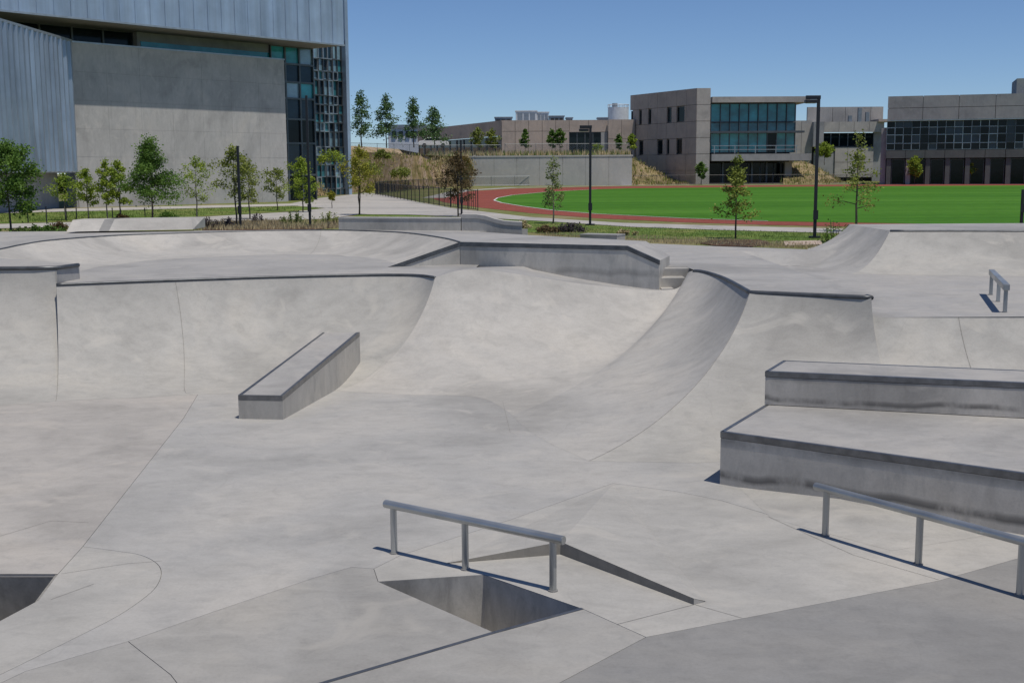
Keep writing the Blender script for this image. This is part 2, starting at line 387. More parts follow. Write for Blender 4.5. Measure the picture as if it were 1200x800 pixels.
# back left quarter pipe
lf = [(-120, 480), (0, 474), (66, 470), (160, 466), (228, 462.5), (300, 461), (350, 460.5), (395, 458)]
lt = [(66, 333), (140, 330), (205, 327.7), (310, 324.2), (420, 321.7), (470, 321.5), (495, 322.4), (510, 324.5)]
feet = [P(66, 470), P(110, 468), P(160, 466), P(228, 462.5), P(290, 461), P(335, 460.5), P(365, 460), P(395, 458)]
tops = [at(x, y, G) for x, y in lt]
QA = Patch(feet, tops, [74, 74, 74, 74, 74, 72, 70, 68])
qa = thing('quarter_pipe', (-4.5, 19, 0), 'wide curved quarter pipe across the back left under a steel lip', 'quarter pipe')
QA.mesh(64, 28).build('ramp_face', M['ramp'], qa, smooth=True, fix=False)
mb = MB(); QA.seam(mb, .425, .286, .008, ex=.5); mb.build('joint', M['joint'], qa, fix=False)
MB().tube([p + V((0, -.005, -.012)) for p in QA.top(48)], .026, 8).build('coping', M['coping'], qa, smooth=True)
# taller extension on its left
e1 = at(66, 313, 1.82); et = [V((-14, e1.y - .35, 1.82)), V((-10, e1.y - .15, 1.82)), e1]
ef = [V((-14, P(-120, 480).y, 0)), P(-40, 475.5), P(66, 470)]
QE = Patch(ef, et, 84)
qe = thing('extension', (-10, 19.5, 0), 'raised quarter pipe extension at the far left with a dark steel lip', 'quarter pipe')
QE.mesh(12, 30).build('ramp_face', M['ramp'], qe, smooth=True, fix=False)
mb = MB(); QE.seam(mb, .995, .995, .008); mb.build('joint', M['joint'], qe, fix=False)
mb = MB(); mb.prism([et[0], et[1], e1, V((e1.x + .12, e1.y + .75)), at(0, 302, 1.82), V((-14, 22.2))], G - .02, 1.815); mb.build('platform', M['deck'], qe)
MB().tube([p + V((0, -.005, -.015)) for p in QE.top(8)] + [V((e1.x + .12, e1.y + .7, 1.80))], .036, 8).build('coping', M['coping'], qe, smooth=True)

# ledge wall (hubba) plan
W0, W1, W2 = at(437, 319.5, 1.45), at(540, 284, 1.99), at(735, 288.5, 1.99)
W3 = on_line(773, 305.5, W1, W2)
W2b, W3b = at(757, 282.5, 1.99), None
# central bank sweeping round into the left-facing wall of the right hand corner
ft = [P(395, 458), P(477, 462.5), P(557, 465), P(592, 480), P(612, 498), P(640, 517), P(690, 540)]
tp = [at(510, 324.5, G), atD(562, 315.8, 21.35), atD(690, 333.5, 21.6), on_line(787, 339.5, W1, W2), at(809, 318, 1.53), at(843, 323.5, G), at(879, 342, G)]
QB = Patch(ft, tp, [68, 42, 36, 58, 60, 66, 70])
qb = thing('bank', (1, 18, 0), 'smooth central concrete bank sweeping into the curved bowl corner wall', 'bank')
MB().grid([[QB.p(i / 60, 1) - V((0, 0, .002)), QB.p(i / 60, 1) + V((.1, 1.9, 0)) * (1 if i > 3 else .1 + .3 * i) + V((0, 0, G - .003 - QB.p(i / 60, 1).z if QB.p(i / 60, 1).z > G - .02 else -.03))] for i in range(0, 31)]).build('crest_back', M['deck'], qb, smooth=True, fix=False)
us = [.56 * i / 40 for i in range(41)]; MB().grid([[QB.p(u, j / 30) for j in range(31)] for u in us]).build('ramp_face', M['bowl'], qb, smooth=True, fix=False)
us = [.56 + .44 * i / 40 for i in range(41)]; MB().grid([[QB.p(u, j / 30) for j in range(31)] for u in us]).build('corner_face', M['corner'], qb, smooth=True, fix=False)
# front facing quarter pipe on the right
fd = [P(690, 540), P(760, 541), P(850, 540), V((4.2, 14.7, 0)), V((5.25, 14.9, 0))]
td = [at(879, 342, G), at(914, 343.5, G), at(950, 345, G), at(985, 346.5, G), at(1021, 348, G)]
QD = Patch(fd, td, [70, 76, 78, 78, 78])
qd = thing('quarter_pipe', (4.3, 16.5, 0), 'right hand quarter pipe with thick dark lip behind the stacked ledges', 'quarter pipe')
QD.mesh(30, 30).build('ramp_face', M['ramp'], qd, smooth=True, fix=False)
mb = MB(); QD.seam(mb, .003, .003, .005); mb.build('joint', M['joint'], qd, fix=False)
rows = [[QD.p(1, j / 24), V((QD.p(1, j / 24).x + .002, QD.p(1, j / 24).y, -.02))] for j in range(25)]
mb = MB().grid(rows); tR = td[-1]; mb.add([tR, (tR.x, tR.y + .9, G), (tR.x, tR.y + .9, 0), (tR.x, tR.y, 0)], [(0, 1, 2, 3)])
mb.build('side_wall', M['cast'], qd, fix=False)
cp = [QB.p(u, 1) for u in [(4.15 + i * (6 - 4.15) / 16) / 6 for i in range(17)]] + [QD.p(i / 12, 1) for i in range(1, 13)]
cp = [p + V((.004, .004, -.012)) for p in cp] + [V((tR.x + .01, tR.y + .25, G - .02))]
MB().tube(cp, .036, 8).build('coping', M['coping'], qd, smooth=True)

# low bank under the upper flat, far right
fe = [V((5.2, 15.0, 0)), V((8, 15.1, 0)), V((12, 15.2, 0)), V((16, 15.3, 0))]
zz = 1.25; eT = at(1018, 372, zz)
te = [V((5.2, eT.y, zz)), V((8, eT.y + .02, zz)), V((12, eT.y, zz)), V((16, eT.y, zz))]
QE2 = Patch(fe, te, 55)
qe2 = thing('bank', (9, 16, 0), 'steep concrete bank below the upper flat at the right edge', 'bank')
QE2.mesh(20, 20).build('ramp_face', M['ramp'], qe2, smooth=True, fix=False)
mb = MB(); QE2.seam(mb, .18, .185, .008); mb.build('joint', M['joint'], qe2, fix=False)

# ------------------------------------------------------------------ upper decks
def sheet(mb, poly, z):
    mb.add([(p[0], p[1], z) for p in poly], [tuple(range(len(poly)))])
dk = MB()
ac = QA.top(40)
pl = [V((-14, ac[0].y + .6, G)), V((ac[0].x - .02, ac[0].y + .6, G))] + ac + [QB.p(i / 60, 1) for i in range(1, 9)] + [V((-.6, 24.4, G)), V((-1, 28, G)), V((-14, 28, G))]
dk.add([V((p.x, p.y, min(p.z, G))) for p in pl], [tuple(range(len(pl)))])
c_line = [QB.p(u, 1) for u in [(4.25 + i * (6 - 4.25) / 14) / 6 for i in range(15)]]
lawn_edge = [at(x, y, G) for x, y in ((1010, 296), (965, 293), (900, 290.5), (850, 289), (755, 285), (700, 283.5))]
w3_ = at(905, 311, G)
pl = c_line + td[1:] + [V((tR.x, 27.3)), V((8.5, 27.3)), V((8.5, 27.6))] + lawn_edge[1:] + [V((1.5, 27)), V((1.5, 23.0)), V((c_line[0].x - .05, 23.0))]
sheet(dk, pl, G)
deck = tag(dk.build('deck', M['deck'], fix=False), kind='structure')
fl = MB(); sheet(fl, [V((5.2, eT.y)), V((16, eT.y)), V((16, 27.3)), V((5.2, 27.3))], zz)
x0 = tR.x
fl.add([(x0, tR.y, G), (x0 + .02, tR.y, zz), (x0 + .75, 26.7, zz + .004), (x0, 27.3, G)], [(0, 1, 2, 3)])
fl.add([(x0, 27.3, G), (x0 + .75, 26.7, zz + .004), (8.5, 26.7, zz + .004), (8.5, 27.3, G)], [(0, 1, 2, 3)])
tag(fl.build('upper_flat', M['deck'], fix=False), kind='structure')
# stair set beside the ledge wall
sta = thing('stairs', (3, 22.2, 1.25), 'short flight of concrete steps squeezed beside the ledge wall end', 'stairs')
sx0, sx1 = W3.x + .02, c_line[0].x + .25
q_ = QB.T[3]
MB().abox(sx0 + .02, q_.x + .05, q_.y + .06, q_.y + .35, 1.0, q_.z + .012).build('landing', M['bowl'], sta)
MB().abox(sx0 - .1, q_.x + .3, q_.y + .35, q_.y + .7, 1.0, 1.40).build('step', M['bowl'], sta, bevel=.01)
MB().abox(sx0 - .1, sx1, q_.y + .7, 23.2, 1.0, 1.546).build('step', M['bowl'], sta, bevel=.01)

# back bowl
bl = [(-60, 302), (-30, 297), (0, 292), (25, 286.8), (60, 281.5), (130, 276.3), (200, 273.6), (300, 270.6), (350, 269.8), (400, 269.9), (440, 271), (480, 273.3), (520, 279), (540, 284)]
bt = [at(x, y, z) for (x, y), z in zip(bl, [1.86, 1.88, 1.90, 1.94, 1.99] + [1.99] * 9)]
ctr = V((-4.6, 21.8, 0)); bf = []
for i, q in enumerate(bt):
    d = V((ctr.x - q.x, ctr.y - q.y, 0)).normalized(); bf.append(V((q.x + d.x * 2.2, q.y + d.y * 2.2, G)))
bf[-1] = W0.copy(); bf[-2] = bf[-2].lerp(W0, .6); bf[-3] = bf[-3].lerp(W0, .3); bf[-1].z = 1.45
QW = Patch(bf, bt, [62] * 10 + [55, 45, 30, 6])
qw = thing('bowl', (-4.6, 25, G), 'shallow round concrete bowl wall behind the left quarter pipe', 'bowl')
QW.mesh(80, 16).build('bowl_wall', M['bowl'], qw, smooth=True, fix=False)
MB().tube([p + V((0, 0, -.006)) for p in QW.top(70)], .022, 8).build('coping', M['coping'], qw, smooth=True)
mb = MB(); QW.seam(mb, .66, .655, .007); mb.build('joint', M['joint'], qw, fix=False)
pl = QW.top(60) + [W2, W2b, at(620, 275.5, 1.99), at(560, 271.5, 1.99), V((.4, 29.3)), V((-14, 29.5)), V((-14, bt[0].y, 1.86))]
pl = [V((p.x, p.y, p.z if len(p) > 2 and p.z > 1 else 1.99)) for p in [V((*q, 1.99)) if len(q) == 2 else q for q in pl]]
n_ = len(pl); mb = MB(); mb.add(pl + [V((p.x, p.y, 1.2)) for p in pl], [tuple(range(n_))] + [(i, (i + 1) % n_, n_ + (i + 1) % n_, n_ + i) for i in range(60, n_)]); mb.build('platform', M['deck'], qw)
# ledge wall with sloping ends
hub = thing('hubba_ledge', (W1 + W2) / 2, 'long raised concrete ledge wall with sloping ends and dark steel edge', 'ledge')
dn = V((W2.y - W1.y, -(W2.x - W1.x), 0)).normalized()
fr = [W0, on_line(505, 300, W0, W1), W1]
zb = 1.0
mb = MB()
fo = dn * .02
mb.add([V((W0.x, W0.y, zb)), V((W1.x, W1.y, zb)), W1, W0], [(0, 1, 2, 3)])
mb.add([V((W1.x, W1.y, zb)) + fo, V((W2.x, W2.y, zb)) + fo, W2 + fo, W1 + fo], [(0, 1, 2, 3)])
mb.add([V((W2.x, W2.y, zb)) + fo, V((W3.x, W3.y, zb)) + fo, W3 + fo, W2 + fo], [(0, 1, 2, 3)])
W3b = V((W3.x + .35, W3.y + 1.25, W3.z)); 
mb.add([V((W3.x, W3.y, zb)) + fo, V((W3b.x, W3b.y, zb)), W3b, W3 + fo], [(0, 1, 2, 3)])
mb.build('front_wall', M['hub_face'], hub, fix=False)
mb = MB(); mb.add([W2 + fo, W3 + fo, W3b, W2b], [(0, 1, 2, 3)]); mb.add([W2b, W3b, V((W3b.x, W3b.y, zb)), V((W2b.x, W2b.y, zb))], [(0, 1, 2, 3)])
mb.build('sloping_top', M['deck'], hub, fix=False)
mb = MB()
for p, q in ((W0, W1), (W1, W2), (W2, W3)):
    k = 6; o2 = dn * .03
    mb.hexa([p - V((0, 0, .075)) - dn * .03, q - V((0, 0, .075)) - dn * .03, q - V((0, 0, .075)) + o2, p - V((0, 0, .075)) + o2],
            [p + V((0, 0, .008)) - dn * .03, q + V((0, 0, .008)) - dn * .03, q + V((0, 0, .008)) + o2, p + V((0, 0, .008)) + o2])
mb.build('steel_edge', M['coping'], hub)

# back right bank with plateau
gb = thing('bank', (9, 25, zz), 'tall pale hip bank with flat top at the back right', 'bank')
gT = [at(1043, 270.3, 2.06), at(1120, 270.3, 2.06), at(1200, 270.6, 2.06), at(1330, 271, 2.06)]
gF = [at(997, 321, zz), at(1100, 323, zz), at(1200, 324, zz), at(1340, 326, zz)]
GF = Patch(gF, gT, 26)
GF.mesh(20, 12).build('bank_face', M['ramp'], gb, smooth=True, fix=False)
tl = [at(1013, 265.8, 2.06), at(1043, 270.3, 2.06)]
S = Patch([V((6.9, 28.4, G - .03)), V((6.5, 27.5, G - .05)), V((6.2, 26.6, 1.24)), gF[0] - V((0, 0, .01))], [V((tl[0].x, tl[0].y + 1.2, 2.06)), V((tl[0].x, tl[0].y + .3, 2.06)), tl[0], gT[0]], 12)
S.mesh(18, 12).build('hip_face', M['slab_grey'], gb, smooth=True, fix=False)
mb = MB(); mb.prism([gT[0], gT[1], gT[2], gT[3], V((gT[3].x, 29.2)), V((tl[0].x, 29.2)), tl[0]], 1.2, 2.06); mb.build('platform', M['deck'], gb)
MB().tube([p + V((0, -.005, -.01)) for p in GF.top(10)], .028, 8).build('coping', M['coping'], gb, smooth=True)

# ------------------------------------------------------------------ ledges
def slab_box(t, name, q, z0, z1, face_mat, cap_mat, edge_t=.075, edge_sides=(0,), bev=.006):
    """q: front-left, front-right, back-right, back-left plan points; body, cap top and steel angle"""
    MB().prism(q, z0, z1 - edge_t).build('body', M[face_mat], t)
    MB().prism(inset(q, .045), z1 - edge_t, z1 - .003).build('top', M[cap_mat], t)
    for k in edge_sides:
        p, r = V((q[k][0], q[k][1])), V((q[(k + 1) % 4][0], q[(k + 1) % 4][1])); u = (r - p).normalized(); n = V((u.y, -u.x))
        MB().box(p, u, n, -.004, (r - p).length + .004, -.043, .006, z1 - edge_t + .004, z1).build('steel_edge', M['edge'], t, bevel=bev)
LZ = .59
f0 = P(843.5, 567); f0 = V((f0.x, f0.y)); fr_ = at(1200, 554, LZ); u = (V((fr_.x, fr_.y)) - f0).normalized(); n = V((-u.y, u.x))
f1 = f0 + u * 6.5
bkl = at(895, 475, LZ); bl2 = f0 + (V((bkl.x, bkl.y)) - f0).normalized() * 4.0
t1 = thing('grind_ledge', (f0.x, f0.y, 0), 'large lower concrete ledge with stained front and steel edge behind the right rail', 'ledge')
slab_box(t1, 'body', [f0, f1, f1 + n * 3.2, bl2], -.05, LZ, 'lower_face', 'cap', .075, (0, 3))
u0 = at(896, 474, LZ); u0 = V((u0.x, u0.y)); ur = at(1200, 490, LZ); uu = (V((ur.x, ur.y)) - u0).normalized()
u1 = u0 + uu * 5.2; ub = at(918, 422, 1.0); ub = V((ub.x, ub.y)); ubr = ub + uu * 5.0
t2 = thing('grind_ledge', (u0.x, u0.y, LZ), 'upper concrete ledge stacked on top of the larger lower ledge', 'ledge')
slab_box(t2, 'body', [u0, u1, ubr, ub], LZ + .004, 1.0, 'upper_face', 'cap', .072, (0, 3, 2))
# inclined box on the left
k0, k1 = P(280, 490.5), P(331.8, 491.5)
k2, k3 = atD(421.5, 389.5, 19.8), atD(378.5, 388.5, 19.8)
k2.z = k3.z = (k2.z + k3.z) / 2
t3 = thing('grind_box', ((k0 + k2) / 2) * V((1, 1, 0)) if False else V(((k0.x + k2.x) / 2, (k0.y + k2.y) / 2, 0)), 'inclined concrete grind box with steel edges running up the left quarter pipe', 'ledge')
zt0 = .335; et_ = .075
top = [V((k0.x, k0.y, zt0)), V((k1.x, k1.y, zt0)), k2, k3]
dnv = V((0, 0, et_))
MB().hexa([V((p.x, p.y, -.05)) for p in top], [p - dnv for p in top]).build('body', M['cast'], t3)
c4 = sum(top, V((0, 0, 0))) / 4
ins = [V((p.x, p.y, 0)) for p in top]; ii = inset(ins, .045)
insz = [V((ii[i].x, ii[i].y, top[i].z)) for i in range(4)]
MB().hexa([p - dnv * 1.2 for p in insz], [p - V((0, 0, .003)) for p in insz]).build('top', M['cap'], t3)
for i in (0, 1, 3):
    j = (i + 1) % 4
    MB().hexa([top[i] - dnv + V((0, 0, .003)), top[j] - dnv + V((0, 0, .003)), insz[j] - dnv + V((0, 0, .003)), insz[i] - dnv + V((0, 0, .003))],
              [top[i], top[j], insz[j], insz[i]]).build('steel_edge', M['edge'], t3)

# ------------------------------------------------------------------ rails
def grind_rail(bases, tip0, tip1, zt, r, rp, label, zb=0, square=False):
    bs = [at(x, y, zb) for x, y in bases]; u = (bs[-1] - bs[0]).normalized()
    p0 = bs[0] - u * tip0; p1 = bs[-1] + u * tip1
    t = thing('grind_rail', bs[1], label, 'rail', 'steel grind rails in the skatepark')
    up = V((0, 0, zt + zb)); n = V((-u.y, u.x, 0))
    if square:
        MB().box(p0, u, n, 0, (p1 - p0).length, -r, r, zb + zt - r, zb + zt + r).build('rail_bar', M['galv'], t, bevel=.006)
    else:
        MB().tube([V((p.x, p.y, zb + zt)) for p in (p0, p1)], r, 20).build('rail_bar', M['galv'], t, smooth=True, auto=True)
        for p, s in ((p0, -1), (p1, 1)):
            MB().tube([V((p.x, p.y, zb + zt)) + u * s * .0, V((p.x, p.y, zb + zt)) + u * s * .006], r * .93, 20).build('end_cap', M['galv'], t)
    for b in bs:
        if square: MB().box(b, u, n, -rp, rp, -rp, rp, zb, zb + zt - r).build('post', M['galv'], t)
        else: MB().tube([V((b.x, b.y, zb)), V((b.x, b.y, zb + zt - r * .6))], rp, 14).build('post', M['galv'], t, smooth=True, auto=True)
        MB().tube([V((b.x, b.y, zb)), V((b.x, b.y, zb + .012))], rp * 1.35, 14).build('weld_collar', M['slab_dark'], t)
    return t
grind_rail([(462, 648), (545.5, 667), (648, 692)], .09, .10, .445, .037, .030, 'round steel grind rail standing over the open gap in the foreground')
grind_rail([(967, 627.5), (1076, 661), (1195, 697.5)], .13, .35, .45, .036, .031, 'round steel grind rail in front of the lower ledge at right')
grind_rail([(1161, 345.5), (1169.5, 353.5), (1177.5, 366)], .06, .10, .385, .045, .028, 'short square steel rail on the upper flat at far right', zz, True)

# ------------------------------------------------------------------ low ledges behind the bowl
def low_wall(name, a, b, h, zb, depth, label, cat, mat='cast', cap='deck', back=None):
    u = V((b.x - a.x, b.y - a.y)).normalized(); n = V((u.y, -u.x)); L = (V((b.x, b.y)) - V((a.x, a.y))).length
    t = thing(name, (a.x, a.y, zb), label, cat)
    MB().box(a, u, n, 0, L, -depth, 0, zb - .3, zb + h - .03).build('body', M[mat], t)
    MB().box(a, u, n, -.01, L + .01, -depth, .015, zb + h - .03, zb + h).build('cap', M[cap], t)
    return t
low_wall('low_ledge', at(397, 269.5, 1.99), at(540, 270.5, 1.99), .30, 1.99, .6, 'low dark concrete ledge behind the back bowl under the saplings', 'ledge')
t = thing('low_ledge', at(560, 270, 1.99), 'broken low ledge with curved drop at its right end behind the bowl', 'ledge')
a, b = at(541, 270.5, 1.99), at(612, 271.5, 1.99)
prof = [(0, .30), (.25, .30), (.4, .27), (.55, .2), (.7, .155), (.85, .14), (1, .13)]
mb = MB(); cm = MB()
q = [(V((a.x, a.y, 0)).lerp(V((b.x, b.y, 0)), s), h) for s, h in prof]
for (p, h), (p2, h2) in zip(q[:-1], q[1:]):
    mb.hexa([V((p.x, p.y, 1.9)), V((p2.x, p2.y, 1.9)), V((p2.x, p2.y + .5, 1.9)), V((p.x, p.y + .5, 1.9))], [V((p.x, p.y, 1.99 + h)), V((p2.x, p2.y, 1.99 + h2)), V((p2.x, p2.y + .5, 1.99 + h2)), V((p.x, p.y + .5, 1.99 + h))])
    cm.hexa([V((p.x, p.y - .015, 1.99 + h)), V((p2.x, p2.y - .015, 1.99 + h2)), V((p2.x, p2.y + .5, 1.99 + h2)), V((p.x, p.y + .5, 1.99 + h))], [V((p.x, p.y - .015, 2.08 + h)), V((p2.x, p2.y - .015, 2.08 + h2)), V((p2.x, p2.y + .5, 2.08 + h2)), V((p.x, p.y + .5, 2.08 + h))])
mb.build('body', M['cast'], t); cm.build('cap', M['bowl'], t)
low_wall('low_ledge', at(680, 277, G + .2), at(723, 278, G + .2), .26, G, .5, 'short dark ledge beside the foot of the middle street lamp', 'ledge')
t = thing('low_bank', at(150, 275, 1.99), 'pale low concrete bank with sloping face behind the bowl at left', 'bank')
a, b = at(78, 273.6, 1.99), at(226, 270.8, 1.99)
for s0, s1, mt in ((0, .25, 'bowl'), (.25, .33, 'slab_dark'), (.33, 1, 'bowl')):
    p, r = V((a.x, a.y, 2.03)).lerp(V((b.x, b.y, 2.03)), s0), V((a.x, a.y, 2.03)).lerp(V((b.x, b.y, 2.03)), s1)
    hh = V((0, 0, .26)); bk = V((0, .45, 0)); e = V((.12, 0, 0)) if s1 < 1 else V((-.15, 0, 0))
    MB().hexa([p, r, r + V((0, 1.2, 0)), p + V((0, 1.2, 0))], [p + hh + bk, r + hh + bk + (e if s1 == 1 else V((0, 0, 0))), r + hh + V((0, 1.2, 0)), p + hh + V((0, 1.2, 0))]).build('face', M[mt], t)

# ------------------------------------------------------------------ paths, lawn, track, field
def flat(name, pxs, mat, z, kind='structure'):
    mb = MB(); sheet(mb, [at(x, y, z) for x, y in pxs], z); return tag(mb.build(name, mat, fix=False), kind=kind)
PM = concrete('path_concrete', (.43, .41, .38), rot=0)
GR = ground_mat('lawn_grass', [(.30, (.08, .15, .025)), (.48, (.13, .19, .04)), (.62, (.20, .21, .065)), (.8, (.30, .25, .13))], .5, 4)
TURF, _t, _p, _q = new_mat('turf_grass')
_c = ramp(_t, nz(_t, _q, 1, 4, .6, (.03, .30, 1, .1)), [(.32, (.044, .138, .011)), (.5, (.058, .165, .014)), (.68, (.078, .198, .021))])
_c = mix(_t, _c, ramp(_t, nz(_t, _q, 2.2, 6, .7), [(.25, .75), (.5, 1.0), (.75, 1.2)]), 1, 'MULTIPLY'); _t.links.new(_c, _p.inputs['Base Color'])
_p.inputs['Roughness'].default_value = .95; _p.inputs['Specular IOR Level'].default_value = .1
TRK = ground_mat('track_surface', [(.3, (.22, .062, .044)), (.7, (.28, .08, .058))], .4, 6, .2)
MULCH = ground_mat('mulch', [(.3, (.05, .03, .02)), (.7, (.14, .08, .055))], 1.5, 9)
SAND = ground_mat('pale_gravel', [(.3, (.42, .33, .27)), (.7, (.55, .45, .38))], 1.5, 12)
WHT = simple('white_line_paint', (.7, .7, .68), .7)
flat('path', [(335, 239.5), (375, 232), (430, 226), (452, 228.5), (489, 236.5), (529, 243.5), (620, 254.3), (730, 261.2), (850, 264.6), (990, 268), (1300, 274), (1300, 281), (990, 273.3), (850, 269.6), (740, 265.8), (650, 259.8), (560, 254.8), (480, 251.5), (420, 251), (385, 256.5), (300, 258), (180, 262), (60, 266), (-60, 269), (-60, 264), (60, 261), (205, 256), (300, 250.5), (345, 248), (382, 244), (345, 241)], PM, G + .012)
flat('sidewalk', [(-120, 249), (345, 238.5), (345, 241), (-120, 253)], PM, G + .016)
flat('lawn', [(-120, 253.2), (345, 241.3), (378, 243.5), (340, 247.5), (295, 250), (205, 255.5), (60, 260.5), (-120, 264)], GR, G + .004)
flat('lawn', [(420, 251.5), (480, 252), (560, 255.2), (650, 260.2), (740, 266.2), (850, 270), (990, 273.8), (1300, 281.5), (1300, 288), (990, 285), (960, 283), (850, 281), (740, 279), (640, 274), (560, 266), (470, 259), (400, 258)], GR, G + .004)
OUT = [(1400, 272), (1200, 268.5), (960, 264.8), (900, 263.6), (800, 260.5), (700, 255.8), (620, 249.6), (560, 243), (520, 237), (508, 233), (512, 229), (540, 224.8), (600, 221.2), (700, 218.8), (740, 218.2), (1200, 215), (1400, 213.7)]
INN = [(1400, 267), (1200, 264), (960, 260.2), (900, 259.2), (800, 255.9), (700, 250.8), (650, 246.8), (612, 241.8), (588, 237.8), (579, 234.9), (583, 232), (600, 228.8), (640, 225), (700, 221.8), (740, 220.6), (900, 219), (1200, 217.2), (1400, 216)]
flat('running_track', OUT, TRK, G)
field = flat('sports_field', INN, TURF, G + .006)
mb = MB(); ib = [at(x, y, G) for x, y in INN]
ribbon(mb, ib[3:14], .10, G + .012)
oo = [at(x, y, G) for x, y in OUT]
for f in ():
    lane = []
    for q in ib[1:17]:
        o_ = min(oo, key=lambda p: (p - q).length); lane.append(q.lerp(o_, f))
    ribbon(mb, lane, .06, G + .012)
tag(mb.build('track_line', WHT, fix=False), kind='structure')
mb = MB(); ob = [at(x, y, G) for x, y in ((508, 232), (540, 223.6), (600, 220), (740, 217.2), (900, 216), (1200, 214.1), (1400, 213))]
ribbon(mb, ob, 1.6, G + .003); tag(mb.build('kerb_strip', PM, fix=False), kind='structure')
flat('flower_bed', [(835, 281), (890, 280.5), (905, 285.5), (880, 289), (840, 288), (820, 285)], MULCH, G + .012)
flat('gravel_patch', [(918, 282.5), (962, 281.5), (964, 286.5), (920, 287.5)], SAND, G + .012)
flat('flower_bed', [(230, 262), (330, 258.5), (388, 258), (398, 266), (360, 270), (240, 272)], MULCH, G + .006)
flat('lawn', [(330, 259), (375, 257.5), (385, 263), (335, 267)], GR, G + .012)

# ------------------------------------------------------------------ embankments and terraces
HILL2 = ground_mat('dark_gold_hill', [(.30, (.12, .13, .045)), (.45, (.26, .21, .10)), (.6, (.34, .26, .16)), (.78, (.40, .31, .21))], .5, 1.4, 1.0)  # darker, greener gold ground for the two small slopes
HILL = ground_mat('dry_hill', [(.32, (.15, .14, .05)), (.44, (.32, .24, .11)), (.54, (.46, .33, .23)), (.70, (.56, .42, .32))], .42, 1.6, 1.0)
TZ = 5.15
def hillside(name, foot, crest, n, m, amp, seed, mat=None):
    rows = []
    for i in range(n + 1):
        f, c = cr(foot, i / n), cr(crest, i / n); row = []
        for j in range(m + 1):
            v = j / m; q = f.lerp(c, v); q.z = f.z + (c.z - f.z) * (v * v * (3 - 2 * v) * .5 + v * .5)
            q.z += amp * math.sin(math.pi * v) * noise.fractal(V((q.x * .35 + seed, q.y * .35, 0)), 1, 2, 4); row.append(q)
        rows.append(row)
    return tag(MB().grid(rows).build(name, mat or HILL, smooth=True, fix=False), kind='structure')
foot = [at(300, 233.5, G - .02), at(340, 233.5, G - .02), at(378, 229.5, G - .02), at(440, 224, G - .02), at(500, 220.5, G - .02), at(545, 218.6, G - .02), at(562, 217.6, G - .02)]
crest = [atD(300, 178, 106), atD(340, 176, 106), atD(385, 175, 106), atD(440, 178, 114), atD(492, 183, 134), atD(520, 184, 141), atD(548, 184.4, 143)]
for c in crest: c.z = TZ
hillside('embankment', foot, crest, 60, 24, .55, 0)
mb = MB(); TERR = ground_mat('terrace_ground', [(.3, (.16, .15, .07)), (.5, (.24, .2, .11)), (.7, (.3, .26, .18))], .3, 3)
Wl, Wr = at(500, 218.3, G), at(740.5, 217.2, G)
sheet(mb, [c for c in crest] + [V((Wl.x + 4, Wl.y + .3)), V((Wr.x, Wr.y + .3)), V((Wr.x + .5, Wr.y + 14)), V((Wr.x + 3, 260)), V((30, 900)), V((-320, 900)), V((-120, 200)), V((-60, 112))], TZ)
tag(mb.build('terrace', TERR, fix=False), kind='structure')
ASPH = simple('asphalt', (.05, .05, .052), .9, 0, .2, 4)
mb = MB(); c0 = [V((-75, 150, TZ - .1)), V((-40, 150, TZ - .1)), V((-22, 156, TZ - .1)), V((-16, 190, TZ - .1))]
c1 = [V((-75, 178, 7.3)), V((-42, 176, 7.3)), V((-26, 182, 7.3)), V((-20, 215, 7.3))]
hillside('hill_rise', c0, c1, 30, 10, .25, 5)
mb = MB(); sheet(mb, c1 + [V((-20, 400, 7.3)), V((-160, 400, 7.3)), V((-160, 178, 7.3))], 7.3); tag(mb.build('hill_top', ASPH, fix=False), kind='structure')
# slope at the right of the retaining wall, and the one under the middle building
hf = [at(736, 217.2, G - .02), at(770, 217, G - .02), at(806, 216.4, G - .02)]
hc = [V((Wr.x - .2, Wr.y + 3, TZ)), V((atD(768, 181, 158).x, 158, 3.3)), V((atD(806, 205, 160).x, 161, 1.6))]
SMALL = [(hf, hc)]
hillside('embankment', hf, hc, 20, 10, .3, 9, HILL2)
hf = [at(918, 216.2, G - .02), at(945, 216, G - .02), at(982, 215.6, G - .02)]
hc = [V((atD(918, 190, 166).x, 166, 4.0)), V((atD(945, 190, 166).x, 166, 4.3)), V((atD(984, 210, 163).x, 163, 1.7))]
SMALL.append((hf, hc))
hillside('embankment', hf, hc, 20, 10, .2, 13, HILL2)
# retaining wall in cast panels
RW = concrete('retaining_concrete', (.50, .49, .465), True, contrast=.6, stain=.12)
rt = thing('retaining_wall', (Wl + Wr) / 2, 'long pale concrete retaining wall behind the end of the running track', 'wall')
u = V((Wr.x - Wl.x, Wr.y - Wl.y)); L = u.length; u.normalize(); n = V((u.y, -u.x)); NP = 9
for i in range(NP):
    s0, s1 = L * i / NP, L * (i + 1) / NP
    MB().box(Wl, u, n, s0 + .02, s1 - .02, -.4, 0, G - .3, TZ - .12).build('panel', RW, rt)
MB().box(Wl, u, n, 0, L, -.42, -.03, G - .3, TZ - .14).build('backing', M['cast'], rt)
MB().box(Wl, u, n, 0, L + .1, -.45, .05, TZ - .12, TZ + .06).build('cap', RW, rt)

